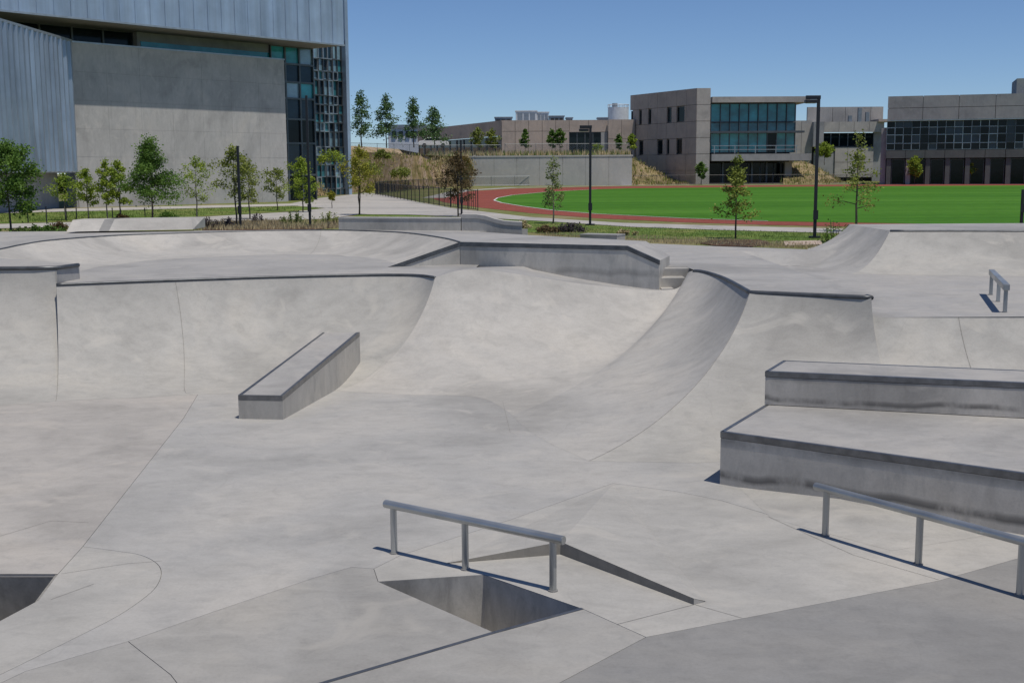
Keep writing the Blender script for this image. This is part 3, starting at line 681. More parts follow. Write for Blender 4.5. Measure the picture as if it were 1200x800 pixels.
# ------------------------------------------------------------------ building kit
BC = concrete('building_concrete', (.43, .41, .385), True, contrast=.9, stain=.3)
BCW = concrete('building_concrete_tan', (.43, .365, .325), True, contrast=.8, stain=.25)
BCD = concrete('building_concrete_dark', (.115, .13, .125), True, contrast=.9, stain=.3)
BCG = concrete('building_concrete_grey', (.33, .335, .34), True, contrast=.9, stain=.3)
WALLC = concrete('board_marked_concrete', (.44, .43, .415), True, contrast=1.0, stain=.45)
ZINC = streak_metal('zinc_cladding', (.37, .46, .57), .42, .4)
CORR = streak_metal('corrugated_steel', (.32, .38, .45), .34, .5)
DARKM = simple('dark_metal_panel', (.035, .05, .065), .35, .5, .2, 1)
FRAME = simple('window_frame_metal', (.12, .13, .14), .45, .6, .15)
LFRAME = simple('pale_mullion', (.40, .43, .45), .4, .6, .15)
SOFF = simple('soffit_panel', (.2, .19, .18), .7, 0, .1)
GLT = glass_mat('teal_glass', (.03, .26, .30), .06, .45); GLS = glass_mat('spandrel_glass', (.05, .20, .235), .12, .4)
GLD = glass_mat('dark_glass', (.008, .014, .017), .08, .14); GLP = glass_mat('pale_glass', (.16, .26, .32), .1, .9)
GLN = glass_mat('navy_glass', (.014, .032, .05), .08, .25)
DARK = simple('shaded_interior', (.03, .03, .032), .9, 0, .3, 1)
WHM = simple('white_painted_metal', (.6, .61, .62), .5, 0, .12, 2)
GRM = simple('grey_unit_metal', (.25, .28, .31), .5, .4, .15, 2)
class Fac:
    """a facade plane: o origin in plan, u along, n outward"""
    def __init__(s, o, d, parent, flip=1):
        s.o = V((o[0], o[1])); s.u = V((d[0], d[1])).normalized(); s.n = V((s.u.y, -s.u.x)) * flip; s.t = parent
    def s(s_, px, off=0, py=200):
        o = s_.o + s_.n * off; q = on_line(px, py, o, o + s_.u); return (V((q.x, q.y)) - o).dot(s_.u)
    def z(s_, px, py, off=0):
        o = s_.o + s_.n * off; return on_line(px, py, o, o + s_.u).z
    def box(s_, s0, s1, d0, d1, z0, z1, name, mat, parent=None):
        return MB().box(s_.o, s_.u, s_.n, s0, s1, d0, d1, z0, z1).build(name, mat, parent or s_.t)
    def window(s_, s0, s1, z0, z1, d, mat, fr=.05, rec=.12, fmat=None, name='window'):
        mb = MB()
        for a in ((s0, s0 + fr, z0, z1), (s1 - fr, s1, z0, z1), (s0 + fr, s1 - fr, z0, z0 + fr), (s0 + fr, s1 - fr, z1 - fr, z1)):
            mb.box(s_.o, s_.u, s_.n, a[0], a[1], d - rec, d, a[2], a[3])
        w_ = mb.build(name, fmat or FRAME, s_.t)
        MB().box(s_.o, s_.u, s_.n, s0 + fr, s1 - fr, d - rec, d - rec + .03, z0 + fr, z1 - fr).build('pane', mat, w_)
        return w_

# ---- large arts building on the left
PL = at(93, 243.3, G); UA = V((math.sin(R(39.8)), math.cos(R(39.8))))
bA = thing('arts_building', (PL.x, PL.y, G), 'large metal and concrete arts building with overhanging upper box at left', 'building')
FA = Fac(PL, UA, bA); sR = FA.s(337, py=200); zW = FA.z(93, 50.5)
nc, nr = 7, 6
FA.box(-.1, sR - .12, -1.0, -.06, G - .3, zW - .1, 'wall_core', BCG)
for i in range(nc):
    for j in range(nr):
        a, b = sR * i / nc, sR * (i + 1) / nc; c, d = G - .3 + (zW - G + .3) * j / nr, G - .3 + (zW - G + .3) * (j + 1) / nr
        FA.box(a + .003, b - .003, -.15, random.Random(i * 9 + j).uniform(-.003, .003), c + .003, d - .003, 'concrete_panel', WALLC)
FA.box(-.05, sR + .02, -1.0, .04, zW, zW + .08, 'wall_cap', LFRAME)
OV = 1.50; zB = FA.z(95, 21, OV); sE = FA.s(403, OV, 50)
FA.box(-16, sE - .02, -9, OV - .1, zB + .02, 21, 'upper_volume', GRM)
pw = .95; i = 0; s0 = sE
rnd = random.Random(4)
while s0 > -15:
    FA.box(s0 - pw + .03, s0 - .0, OV - .1, OV + rnd.uniform(-.012, .02), zB, 21, 'metal_panel', ZINC); 
    FA.box(s0 - pw, s0 - pw + .03, OV - .1, OV + .05, zB, 21, 'seam', ZINC); s0 -= pw
FA.box(-16, sE + .03, OV - .12, OV + .06, zB - .10, zB, 'drip_edge', LFRAME)
FA.box(-16, sE - .05, -8, OV - .13, zB - .07, zB + .01, 'soffit', SOFF)
# recessed clerestory between the wall and the box
s160 = FA.s(160, -1.6, 55)
FA.box(s160, sR + .3, -2.2, -1.5, zW - .3, zB, 'recessed_wall', BCG)
FA.box(s160 + .2, sR + .2, -1.5, -1.46, zW + .05, zW + .55, 'glass_strip', GLT)
k = 10
for i in range(k):
    a = -14 + (s160 + 14) * i / k; b = -14 + (s160 + 14) * (i + 1) / k
    FA.window(a, b, zW - .4, zB - .05, -1.9, GLD)
# hanging corrugated volume at far left
FC = Fac((PL.x - .05, PL.y - .1), (0, -1), bA, -1); zc0 = FC.z(60, 201)
zc1 = zW
mb = MB(); pitch = .62; NN = 44; rows = []
prof_ = []
for i in range(NN):
    s0 = i * pitch; prof_ += [(s0, 0), (s0 + .20, 0), (s0 + .30, .24), (s0 + .46, .24)]
rr = random.Random(2); jit = [rr.uniform(-.05, .05) for _ in prof_]
rows = [[V((FC.o.x + d * FC.n.x, FC.o.y - s_ - jj * (1 if z > 5 else -1), z)) for (s_, d), jj in zip(prof_, jit)] for z in (zc0, (zc0 + zc1) / 2, zc1)]
mb.grid(rows); tag(mb.build('corrugated_cladding', CORR, bA, fix=False), kind='stuff')
FC.box(0, 27, -.5, -.02, zc0 + .02, zc1 - .02, 'hanging_volume', GRM)
FC.box(-.02, 27.3, -.5, .2, zc1, zc1 + .12, 'parapet_cap', LFRAME); FC.box(0, 27.3, -.5, .18, zc0 - .06, zc0 + .01, 'lower_trim', LFRAME)
FC.box(.02, 27, -2.2, -1.0, G - .3, zc0, 'recessed_base', BCG)
FC.box(.02, 27, -1.0, -.52, zc0 - .08, zc0 - .01, 'soffit', SOFF)
# glass corner on the right
o2 = -1.3; sG0 = sR + .02; sG1 = FA.s(371, o2, 200); sG2 = FA.s(401, o2, 100)
zG1 = zB - .08
rows_ = [(G - .2, 'd'), (FA.z(350, 205, o2), 'n'), (FA.z(350, 168, o2), 'f'), (FA.z(350, 140, o2), 'n'), (FA.z(350, 116, o2), 'p'), (FA.z(350, 97, o2), 'n'), (FA.z(350, 76, o2), 't'), (zG1, None)]
mt = {'d': GLD, 'n': GLN, 'f': GLD, 'p': GLT, 't': GLT}
FA.box(sG0, sG1, -7, o2 - .25, G - .2, zG1, 'glass_core', DARK)
for (z0, c), (z1, _) in zip(rows_[:-1], rows_[1:]):
    m_ = 3
    for i in range(m_):
        a, b = sG0 + (sG1 - sG0) * i / m_, sG0 + (sG1 - sG0) * (i + 1) / m_
        FA.window(a, b, z0, z1, o2 + .0, GLP if (c == 'p' and i == 1) or (c == 't' and i == 2) else mt[c], .06, .15)
o3 = -13.0; h0, h1 = FA.s(369, o3, 150), FA.s(402, o3, 150); hz = FA.z(385, 46, o3)
FA.box(h0, h1, o3 - 6, o3 - .3, G - .2, hz, 'glass_core', DARK)
rn = random.Random(8); cols = 6; zs = [G - .2]
while zs[-1] < hz - 1.2: zs.append(zs[-1] + rn.choice((.7, .95, 1.2)))
zs[-1] = hz
for z0, z1 in zip(zs[:-1], zs[1:]):
    for i in range(cols):
        a, b = h0 + (h1 - h0) * i / cols, h0 + (h1 - h0) * (i + 1) / cols
        FA.window(a, b, z0, z1, o3 + rn.uniform(0, .12), rn.choice([GLP, GLP, GLN, GLS, GLN, GLS, GLP]), rn.choice((.03, .045, .07)), .2, rn.choice((LFRAME, FRAME, FRAME)))
FA.box(h1 + .02, FA.s(411.5, o3 + .5, 180), o3 - 6, o3 + .5, G - .2, FA.z(408, -40, o3), 'corner_fin', ZINC)

# ---- distant low building on the terrace
bB = thing('low_building', atD(640, 180, 168), 'long low tan concrete building with rooftop units beyond the retaining wall', 'building')
cB = atD(588, 180, 165); FB = Fac(cB, (1, .03), bB); zt = FB.z(588, 141)
def bands(F, s0, s1, d, z0, z1, n, mat, name='wall_panel', m=2, th=.3, gap=.05):
    for i in range(n):
        for j in range(m):
            a, b = s0 + (s1 - s0) * i / n, s0 + (s1 - s0) * (i + 1) / n; c, e = z0 + (z1 - z0) * j / m, z0 + (z1 - z0) * (j + 1) / m
            F.box(a + gap / 2, b - gap / 2, d - th, d, c + gap / 2, e - gap / 2, name, mat)
s = lambda px: FB.s(px)
FB.box(.05, s(745), -30, -.2, TZ - .2, zt - .02, 'building_core', BCG)
bands(FB, 0, s(667), 0, FB.z(620, 154), zt, 5, BCW, m=1); bands(FB, 0, s(667), 0, TZ - .2, FB.z(620, 154), 5, BCW, m=1)
bands(FB, s(667), s(712), 0, FB.z(680, 155), zt, 2, BCW, m=1); bands(FB, s(712), s(743), .5, TZ - .2, zt + .02, 2, BCW, m=2)
for i in range(4):
    a, b = s(667) + (s(704) - s(667)) * i / 4, s(667) + (s(704) - s(667)) * (i + 1) / 4
    FB.window(a, b, TZ + .3, FB.z(680, 155), -.1, GLD, .06)
bands(FB, s(704), s(712), -.02, TZ - .2, FB.z(708, 155), 1, BCG, m=1); FB.box(s(667), s(704), -.3, 0, TZ - .2, TZ + .3, 'sill_wall', BCW)
FL = Fac(cB, (-9.3, 23), bB, -1)
LL = FL.s(490)
bands(FL, .05, LL, 0, FL.z(540, 163), zt, 9, BCW, m=1, th=.25)
for i in range(12):
    a, b = LL * i / 12, LL * (i + 1) / 12
    FL.window(a + .1, b - .1, TZ, FL.z(540, 163) - .05, -.1, GLD if i % 3 else GLN, .1)
def roof_unit(px0, px1, py0, py1, D, mat, label, fan=True):
    a, b = atD(px0, py1, D), atD(px1, py0, D); t = thing('rooftop_unit', (a.x, a.y, a.z), label, 'rooftop unit', 'rooftop equipment on the far buildings')
    MB().abox(a.x, b.x, D, D + 2.5, a.z - .6, b.z - .15).build('casing', mat, t, bevel=.04)
    MB().abox(a.x - .1, b.x + .1, D - .08, D + 2.6, b.z - .15, b.z).build('lid', mat, t)
    w_ = (b.x - a.x)
    for i in range(3): MB().abox(a.x + w_ * (.08 + .3 * i), a.x + w_ * (.32 + .3 * i), D - .03, D, a.z, b.z - .35).build('louvre', GRM if mat is WHM else DARK, t)
roof_unit(580, 600, 137, 142, 172, GRM, 'low dark rooftop unit at the left end of the tan building roof')
roof_unit(604.5, 629, 129.5, 141, 172, WHM, 'tall pale rooftop unit highest on the tan building roof')
roof_unit(629, 643, 131, 141, 173, WHM, 'white rooftop unit beside the tall pale one')
roof_unit(644, 661, 135.5, 141, 172, GRM, 'dark flat rooftop unit right of the white one')
roof_unit(664, 671, 137.5, 141, 172, GRM, 'smallest dark rooftop unit on the tan building roof')
roof_unit(701, 713, 137.5, 142, 172, GRM, 'grey rooftop unit left of the white tank')
tk = atD(724.5, 142, 185); t = thing('roof_tank', tk, 'round white tank with railing on the roof left of the glass building', 'tank')
rt_ = 12 * 185 / FPX
MB().tube([tk - V((0, 0, 1)), V((tk.x, tk.y, atD(724, 126, 185).z))], rt_, 24).build('drum', WHM, t, smooth=True, auto=True)
MB().tube([V((tk.x - .6, tk.y - rt_ * .5, atD(724, 126, 185).z)), V((tk.x - .6, tk.y - rt_ * .5, atD(724, 121.5, 185).z))], .42, 10).build('vent', GRM, t, smooth=True, auto=True)
zt_ = atD(724, 123, 185).z
ring = [V((tk.x + math.cos(a * .2618) * rt_, tk.y + math.sin(a * .2618) * rt_, zt_)) for a in range(25)]
mb = MB().tube(ring, .05, 5)
for a in range(0, 24, 2): mb.tube([ring[a], ring[a] - V((0, 0, .5))], .04, 5)
mb.build('railing', WHM, t)

# ---- three storey glass building
bC = thing('glass_building', at(850, 215.5, G), 'three storey building with teal glass front and tall concrete end wall', 'building')
c0 = at(815, 216, G); D0 = c0.y; FT = Fac(c0, (1, .02), bC); zT = FT.z(830, 103.2); sT = FT.s(831.5)
bands(FT, 0, sT, 0, G - .3, zT, 1, BC, m=6, th=.5)
FS = Fac(c0, (-6.9, 13.8), bC, -1); sS = FS.s(738)
NS = 7; wins = {(1, 4): .8, (2, 4): .5, (4, 4): .35, (5, 4): .3, (1, 2): .6, (3, 2): .6, (5, 2): .5, (6, 4): .3, (2, 2): .3}
FS.box(.1, sS, -1.6, -.4, G - .3, zT - .02, 'side_core', BC)
for i in range(NS):
    a, b = sS * i / NS, sS * (i + 1) / NS
    for j in range(6):
        c, d = G - .3 + (zT - G + .3) * j / 6, G - .3 + (zT - G + .3) * (j + 1) / 6
        if (i, j) in wins:
            wd = (b - a) * wins[(i, j)]; FS.box(a + .02, b - wd - .02, -.4, 0, c + .02, d - .02, 'wall_panel', BCW); FS.window(b - wd, b - .02, c + .1, d - .1, -.15, GLD, .06)
        else: FS.box(a + .02, b - .02, -.4, 0, c + .02, d - .02, 'wall_panel', BCW)
FG = Fac(V((c0.x, c0.y + .8)), (1, .02), bC); g0 = FG.s(832); g1 = FG.s(921); g2 = FG.s(931)
Z = lambda py, px=880: FG.z(px, py)
FG.box(g0, g2 - .6, -9, -.5, Z(190), Z(121), 'floor_core', DARK); FG.box(g0, g2 - 1.2, -9, -3.5, G - .3, Z(190), 'ground_floor_core', DARK)
nP = 9
pick = random.Random(11)
for i in range(nP):
    a, b = g0 + (g2 - g0) * i / nP, g0 + (g2 - g0) * (i + 1) / nP
    for z0, z1, m_ in ((Z(143), Z(121.5), GLT), (Z(155.5), Z(143.6), GLS), (Z(179), Z(156), GLD if pick.random() < .4 else GLT)):
        FG.window(a, b, z0, z1, 0, m_, .06, .14, FRAME)
    if i < nP - 1: FG.box(b - .03, b + .03, 0, .22, Z(155.5), Z(121.5), 'fin', FRAME)
# glazed return at the right end
FR = Fac(FG.o + FG.u * g2, (-FG.n.x, -FG.n.y), bC, 1)
for i in range(3):
    for z0, z1, m_ in ((Z(143), Z(121.5), GLP), (Z(155.5), Z(143.6), GLS), (Z(179), Z(156), GLT)): FR.window(i * 2.0 + .02, i * 2.0 + 1.98, z0, z1, 0, m_, .06, .14)
FG.box(g0, FG.s(945), -9, .9, Z(120.5), Z(113.8), 'roof_slab', BC); FG.box(g0, FG.s(939), -.45, 1.1, Z(156.2), Z(153.8), 'sunshade', FRAME)
FG.box(g0, FG.s(948), -9, 1.0, Z(188.5), Z(180.5), 'balcony_slab', BCG)
mb = MB()
for zz_ in (Z(171), Z(175.5)): mb.box(FG.o, FG.u, FG.n, g0, FG.s(935), .85, .92, zz_ - .04, zz_ + .04)
mb.build('hand_rail', LFRAME, bC)
for i in range(5): FG.box(g0 + .3 + i * 2.6, g0 + .38 + i * 2.6, .84, .93, Z(180), Z(171), 'rail_post', LFRAME)
for i in range(6): FG.box(g0 + .2 + i * 1.9, g0 + .45 + i * 1.9, -3.3, -3.0, G - .3, Z(189), 'column', FRAME)
for i in range(6):
    FG.window(g0 + .4 + i * 1.7, g0 + 2.0 + i * 1.7, G, Z(191), -3.2, GLD, .06)
FG.box(FG.s(922), FG.s(930), -1.6, -.9, G - .3, Z(189), 'pier', BC)

# ---- beige building between the two
D4 = 178
bD = thing('beige_building', atD(980, 210, D4), 'low beige building set back between the glass and grey buildings', 'building')
FD = Fac(V((0, D4)), (1, 0), bD); sd = lambda px: FD.s(px); zd = lambda py, px=985: FD.z(px, py)
FD.box(sd(925), sd(1045), -14, -.8, G - .3, zd(157), 'building_core', DARK)
bands(FD, sd(925), sd(951), 0, zd(181), zd(141), 2, BC, m=1); FD.box(sd(925), sd(951), -2, -.3, G, zd(181), 'base', BCG)
bands(FD, sd(962), sd(1032), 1.0, zd(155.5), zd(143), 4, BC, m=1); bands(FD, sd(950), sd(1040), -3, zd(145), zd(124), 6, BC, m=1, th=.5)
FD.box(sd(950), sd(962), -3, 1.0, zd(172), zd(143), 'end_wall', BCG)
for i in range(6):
    a, b = sd(962) + (sd(1022) - sd(962)) * i / 6, sd(962) + (sd(1022) - sd(962)) * (i + 1) / 6
    FD.window(a, b, zd(172), zd(156), .2, GLD, .07)
bands(FD, sd(977), sd(1022), .4, zd(208), zd(172.5), 3, BC, m=2); FD.box(sd(953), sd(977), -1, .2, G, zd(179), 'low_wall', BCG)
FD.box(sd(1022), sd(1046), -.3, .0, G, zd(150), 'shaded_wall', BCG)
FD.box(sd(1024), sd(1040), -2.6, 1.5, zd(143.5), zd(140.5), 'canopy', BCW)
for px, h in ((1004, 127), (1013, 132), (993, 136)): 
    q = FD.s(px); FD.box(q - .25, q + .25, .2, .7, zd(143), zd(h), 'vent_stack', GRM)

# ---- grey building on the right
D5 = 140; cE = atD(1037, 213, D5)
bE = thing('grey_building', (cE.x, cE.y, G), 'grey concrete building with gridded dark glazing at the right edge', 'building')
FE = Fac(cE, (12.7, -4.2), bE); se = lambda px: FE.s(px); ze = lambda py, px=1040: FE.z(px, py)
sN = se(1250)
FE.box(.1, sN, -14, -.6, G - .3, ze(114), 'building_core', DARK)
bands(FE, 0, sN, .5, ze(141.5), ze(113.3), 5, BCG, m=2)
FE.box(0, sN, -.5, .55, ze(142.5), ze(141.5), 'drip_edge', LFRAME)
FE.box(se(1187), sN, -8, -1, ze(113), ze(91.5, 1188), 'roof_block', BCG)
pE = random.Random(21); nE = 21
for i in range(nE):
    a, b = sN * i / nE, sN * (i + 1) / nE
    zr = [ze(176), ze(168.5), ze(158.5), ze(150), ze(142.5)]
    for z0, z1 in zip(zr[:-1], zr[1:]):
        FE.window(a, b, z0, z1, .1 + pE.uniform(0, .03), GLD if pE.random() < .75 else GLN, .035 + .02 * (pE.random() < .3), .16, LFRAME if pE.random() < .6 else FRAME)
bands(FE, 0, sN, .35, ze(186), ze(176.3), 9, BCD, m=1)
for i in range(9):
    a, b = sN * i / 9, sN * (i + 1) / 9
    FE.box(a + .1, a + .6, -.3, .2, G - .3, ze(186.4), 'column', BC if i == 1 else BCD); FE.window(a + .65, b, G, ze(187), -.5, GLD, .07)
FE.box(-.6, 0, -8, -.5, G - .3, ze(150), 'end_wall', BCG)
# pale building far away behind the hill trees
bF = thing('distant_building', atD(478, 160, 300), 'pale distant building glimpsed between trees on the hill', 'building')
a, b = atD(455, 166, 300), atD(497, 150, 300)
MB().abox(a.x, b.x, 300, 320, TZ, b.z).build('wall', WHM, bF); MB().abox(a.x - .6, b.x + .6, 299.5, 321, b.z, b.z + .8).build('roof', GRM, bF)
for i in range(5): MB().abox(a.x + 1 + i * 1.7, a.x + 2 + i * 1.7, 299.7, 300, a.z + 1, a.z + 2.5).build('window', GLD, bF)

# ------------------------------------------------------------------ fences
def fence(name, pts, h, step, label, mat, bars=2, infill=None, pr=.035, sp=.22, group=None):
    t = thing(name, pts[0], label, 'fence', group)
    cum = [0]
    for p, q in zip(pts[:-1], pts[1:]): cum.append(cum[-1] + (q - p).length)
    def pos(s_):
        for i in range(len(pts) - 1):
            if s_ <= cum[i + 1] or i == len(pts) - 2: return pts[i].lerp(pts[i + 1], (s_ - cum[i]) / (cum[i + 1] - cum[i]))
    n_ = max(1, int(cum[-1] / step)); first = None
    ps = [pos(cum[-1] * i / n_) for i in range(n_ + 1)]
    for p in ps:
        if first is None:
            first = MB().tube([p, p + V((0, 0, h + .06))], pr, 6).build('post', mat, t)
            p_first = p
        else: c = inst(first, 'post', first.location + (p - p_first)); c.parent = t
    mb = MB()
    for b in range(bars):
        z = h * (1 - b * .92 / max(1, bars - 1)) if bars > 1 else h
        for p, q in zip(ps[:-1], ps[1:]): mb.tube([p + V((0, 0, z)), q + V((0, 0, z))], pr * .75, 5)
    mb.build('rail', mat, t)
    if infill:
        mb = MB(); k = int(cum[-1] / sp)
        for i in range(k):
            p = pos(cum[-1] * i / k)
            if infill == 'picket': mb.tube([p + V((0, 0, .08)), p + V((0, 0, h))], .014, 4, False)
            else:
                for dd in (1, -1):
                    q = pos(min(max(cum[-1] * i / k + dd * h, 0), cum[-1])); w_ = V((0, 0, .02))
                    mb.add([p, q + V((0, 0, h)), q + V((0, 0, h)) + w_, p + w_], [(0, 1, 2, 3)])
        tag(mb.build('picket' if infill == 'picket' else 'wire_mesh', mat, t, fix=False), kind='stuff')
    return t
FENM = simple('fence_galvanised', (.20, .22, .23), .5, .6, .1)
fence('chain_link_fence', [at(548, 218.3, G), at(640, 217.6, G), at(740, 216.9, G)], 1.15, 2.6, 'low chain link fence along the foot of the pale retaining wall', FENM, 2, 'mesh', .03)
fence('chain_link_fence', [at(742, 216.9, G), at(840, 216, G), at(1000, 215.2, G), at(1250, 213.8, G)], 1.15, 3.0, 'long chain link fence in front of the glass and grey buildings', M['black'], 2, 'mesh', .03)
fence('chain_link_fence', [V((cB.x + .5, 150, TZ)), V((6, 150, TZ)), V((Wr.x, 150, TZ))], 1.5, 3.2, 'chain link fence on the terrace above the retaining wall', FENM, 2, 'mesh', .03)
fence('chain_link_fence', [V((-34, 114, TZ)), V((-22, 126, TZ)), V((-13, 143, TZ)), V((-10, 149.5, TZ)), V((cB.x, 150, TZ))], 1.4, 3.4, 'chain link fence along the crest of the dry embankment', FENM, 2, 'mesh', .03)
fence('picket_fence', [at(440, 228.3, G), at(489, 237, G), at(529, 243.8, G), at(560, 247.5, G)], .95, 1.8, 'black picket fence curving beside the end of the running track', M['black'], 2, 'picket', .022, .4)
fence('picket_fence', [at(440, 228.2, G), at(480, 223.2, G), at(520, 220.3, G), at(548, 218.8, G)], 1.0, 2.2, 'black picket fence at the foot of the dry embankment', M['black'], 2, 'picket', .024, .32)

# ------------------------------------------------------------------ street lamps
def lamp(px, py, ptop, arm, label, dx=-1):
    b = at(px, py, G); h = on_line(px, ptop, (b.x - 1, b.y), (b.x + 1, b.y)).z - G
    t = thing('street_lamp', b, label, 'street lamp', 'dark street lamps round the park')
    MB().tube([b, b + V((0, 0, .05))], .16, 16).build('base_plate', M['black'], t); 
    MB().box(b, (1, 0), (0, 1), -.04, .04, -.04, .04, G + .05, G + h).build('pole', M['black'], t, bevel=.012)
    MB().box(b, (1, 0), (0, 1), -.065, .065, -.04, -.066, G + .5, G + .75).build('access_cover', M['black'], t)
    if arm:
        MB().box(b, (1, 0), (0, 1), dx * arm if dx < 0 else -.05, .05 if dx < 0 else arm, -.045, .045, G + h - .10, G + h).build('arm', M['black'], t, bevel=.01)
        hd = MB().box(b, (1, 0), (0, 1), dx * arm - .02 if dx < 0 else arm - .3, dx * arm + .3 if dx < 0 else arm + .02, -.11, .11, G + h - .2, G + h - .11).build('lamp_head', M['black'], t, bevel=.015)
        MB().box(b, (1, 0), (0, 1), dx * arm + .02, dx * arm + .26, -.09, .09, G + h - .208, G + h - .2).build('lens', M['lens'], hd)
    return t
lamp(954.5, 279, 112, .34, 'tall dark street lamp in front of the green field')
lamp(691.5, 264, 147, .36, 'dark street lamp with short head in front of the retaining wall')
lamp(363.5, 265, 112, 0, 'dark street lamp pole in front of the glass corner of the arts building')
lamp(282, 268, 171, 0, 'dark pole rising through a leafy tree before the concrete wall')
lamp(541, 252, 164, 0, 'dark pole behind the brown leaved tree')
lamp(1196.5, 268, 222, 0, 'short dark post at the right edge beside the field')
def post(px, py, h, label):
    b = at(px, py, G); t = thing('bollard', b, label, 'bollard', 'thin dark posts beside the left path')
    MB().tube([b, b + V((0, 0, h))], .022, 8).build('shaft', M['black'], t); MB().tube([b + V((0, 0, h)), b + V((0, 0, h + .03))], .03, 8).build('cap', M['black'], t)
for k, (px, py, h) in enumerate(((55, 263, .62), (78, 259, .55), (90, 258, .45), (132, 256, .4), (170, 254, .35), (33, 261, .4))):
    post(px, py, h, ['thin dark post just right of the leafy tree at the left edge', 'second thin dark post from the left along the lawn', 'dark post left of the yellow green saplings', 'short dark post between two pale green saplings', 'shortest dark post left of the dense green tree', 'low dark post behind the leftmost tree'][k])

# ------------------------------------------------------------------ trees
BARK = simple('bark', (.075, .06, .05), .9, 0, .3, 12, .4); BARKP = simple('pale_bark', (.17, .15, .13), .9, 0, .25, 12, .3)
LF = {'green': leaf_mat('oak_leaf', (.065, .135, .024), (.17, .29, .05)),
      'lime': leaf_mat('lime_leaf', (.17, .26, .03), (.36, .44, .06)),
      'olive': leaf_mat('olive_leaf', (.14, .18, .035), (.32, .36, .075)),
      'yellow': leaf_mat('yellow_leaf', (.20, .21, .025), (.42, .40, .055)),
      'brown': leaf_mat('brown_leaf', (.075, .05, .026), (.18, .13, .06)),
      'pine': leaf_mat('pine_leaf', (.06, .13, .05), (.15, .25, .09)),
      'sage': leaf_mat('sage_leaf', (.12, .16, .055), (.26, .31, .11)),
      'purple': leaf_mat('purple_brush', (.05, .042, .045), (.12, .10, .10)),
      'dry': leaf_mat('dry_grass_blade', (.40, .32, .17), (.62, .52, .31)),
      'grass': leaf_mat('grass_blade', (.09, .15, .03), (.20, .26, .06))}
def leaves(mb, c, rad, n, size, rnd):
    for _ in range(n):
        d = V((rnd.gauss(0, 1), rnd.gauss(0, 1), rnd.gauss(0, .85)))
        p = c + d * rad * .55
        ax = V((rnd.uniform(-1, 1), rnd.uniform(-1, 1), rnd.uniform(-.6, .6))).normalized()
        bx = ax.cross(V((rnd.uniform(-1, 1), rnd.uniform(-1, 1), rnd.uniform(-1, 1)))).normalized()
        l = size * rnd.uniform(.6, 1.3); w_ = l * .42
        mb.add([p, p + ax * l * .5 + bx * w_, p + ax * l, p + ax * l * .5 - bx * w_], [(0, 1, 2, 3)])
def tree(px, py, ptop, wpx, label, leaf='green', shape='oval', dens=1.0, clear=.22, base=None, seed=1, bark=None, group='young trees planted round the skatepark', lsize=1.0, lean=0, stems=1, gappy=.0, name=None):
    b = base or at(px, py, G); D = b.y; k = D / FPX
    h = (py - ptop) * k if base is None else atD(px, ptop, D).z - b.z; cw = wpx * k / 2; rnd = random.Random(seed)
    t = thing(name or ('pine_tree' if leaf == 'pine' else 'tree'), b, label, 'tree', group)
    tr = MB(); lf = MB(); r0 = max(.022, h * .0135)
    tips = []
    for sI in range(stems):
        off = V((rnd.uniform(-.12, .12), rnd.uniform(-.1, .1), 0)) * (0 if stems == 1 else h * .25)
        pts = [b + V((0, 0, -.1)) + off * .2]; 
        for i in range(1, 8):
            f = i / 7; pts.append(b + V((lean * f * h + rnd.uniform(-1, 1) * h * .012, rnd.uniform(-1, 1) * h * .012, h * .95 * f)) + off * f)
        tr.tube(pts, [r0 * (1 - .85 * i / 7) for i in range(8)], 7)
        nb = int((18 if shape == 'conic' else 15) * (1 if stems == 1 else .6))
        for i in range(nb):
            f = clear + (1 - clear) * ((i + rnd.random() * .8) / nb) * .94
            x = f * 7; i0 = min(int(x), 6); p = pts[i0].lerp(pts[i0 + 1], x - i0)
            g_ = (f - clear) / (1 - clear)
            wdt = cw * ((1 - g_) ** .8 * 1.0 + .06 if shape == 'conic' else (math.sin(math.pi * min(1, (g_ * .86 + .16))) ** .7 if shape == 'oval' else (1 - .75 * g_) * (.55 + .45 * min(1, g_ * 4))))
            a = i * 2.4 + rnd.uniform(-.5, .5); L_ = wdt * rnd.uniform(.62, 1.08)
            d = V((math.cos(a), math.sin(a), rnd.uniform(.25, .8) if shape != 'conic' else rnd.uniform(.0, .45)))
            e = p + V((d.x * L_, d.y * L_, d.z * L_ * .75)); m1 = p.lerp(e, .5) + V((0, 0, L_ * .06))
            if e.z > b.z + h: e.z = b.z + h * rnd.uniform(.93, 1)
            tr.tube([p, m1, e], [r0 * .42 * (1 - .5 * f), r0 * .28 * (1 - .5 * f), r0 * .1], 4)
            tips.append((p, m1, e, L_, g_))
        tips.append((pts[-2], pts[-1], b + V((lean * h, 0, h)) + off, cw * .25, 1))
    for p, m1, e, L_, g_ in tips:
        nc_ = 3
        for q, rr_ in ((e, .30), (m1.lerp(e, .4), .34), (m1, .28)):
            if rnd.random() < gappy: continue
            cl = q + V((rnd.uniform(-1, 1), rnd.uniform(-1, 1), rnd.uniform(-.5, 1))) * L_ * .15
            leaves(lf, cl, max(cw * .22, L_ * rr_ * 1.0), int(82 * dens), max(.07, 1.95 * k) * lsize, rnd)
    # keep the crown inside the outline of the tree
    tr.build('trunk', bark or BARK, t, smooth=True, fix=False); lf.build('crown', LF[leaf], t, fix=False)
    return t
tree(13, 279, 174, 84, 'dense dark green tree at the left edge of the photo', 'green', 'oval', 2.8, .3, seed=23, lsize=1.0)
tree(178.5, 259, 168, 70, 'dense dark green tree centred before the concrete wall of the arts building', 'green', 'conic', 2.5, .24, seed=5, lsize=1.0)
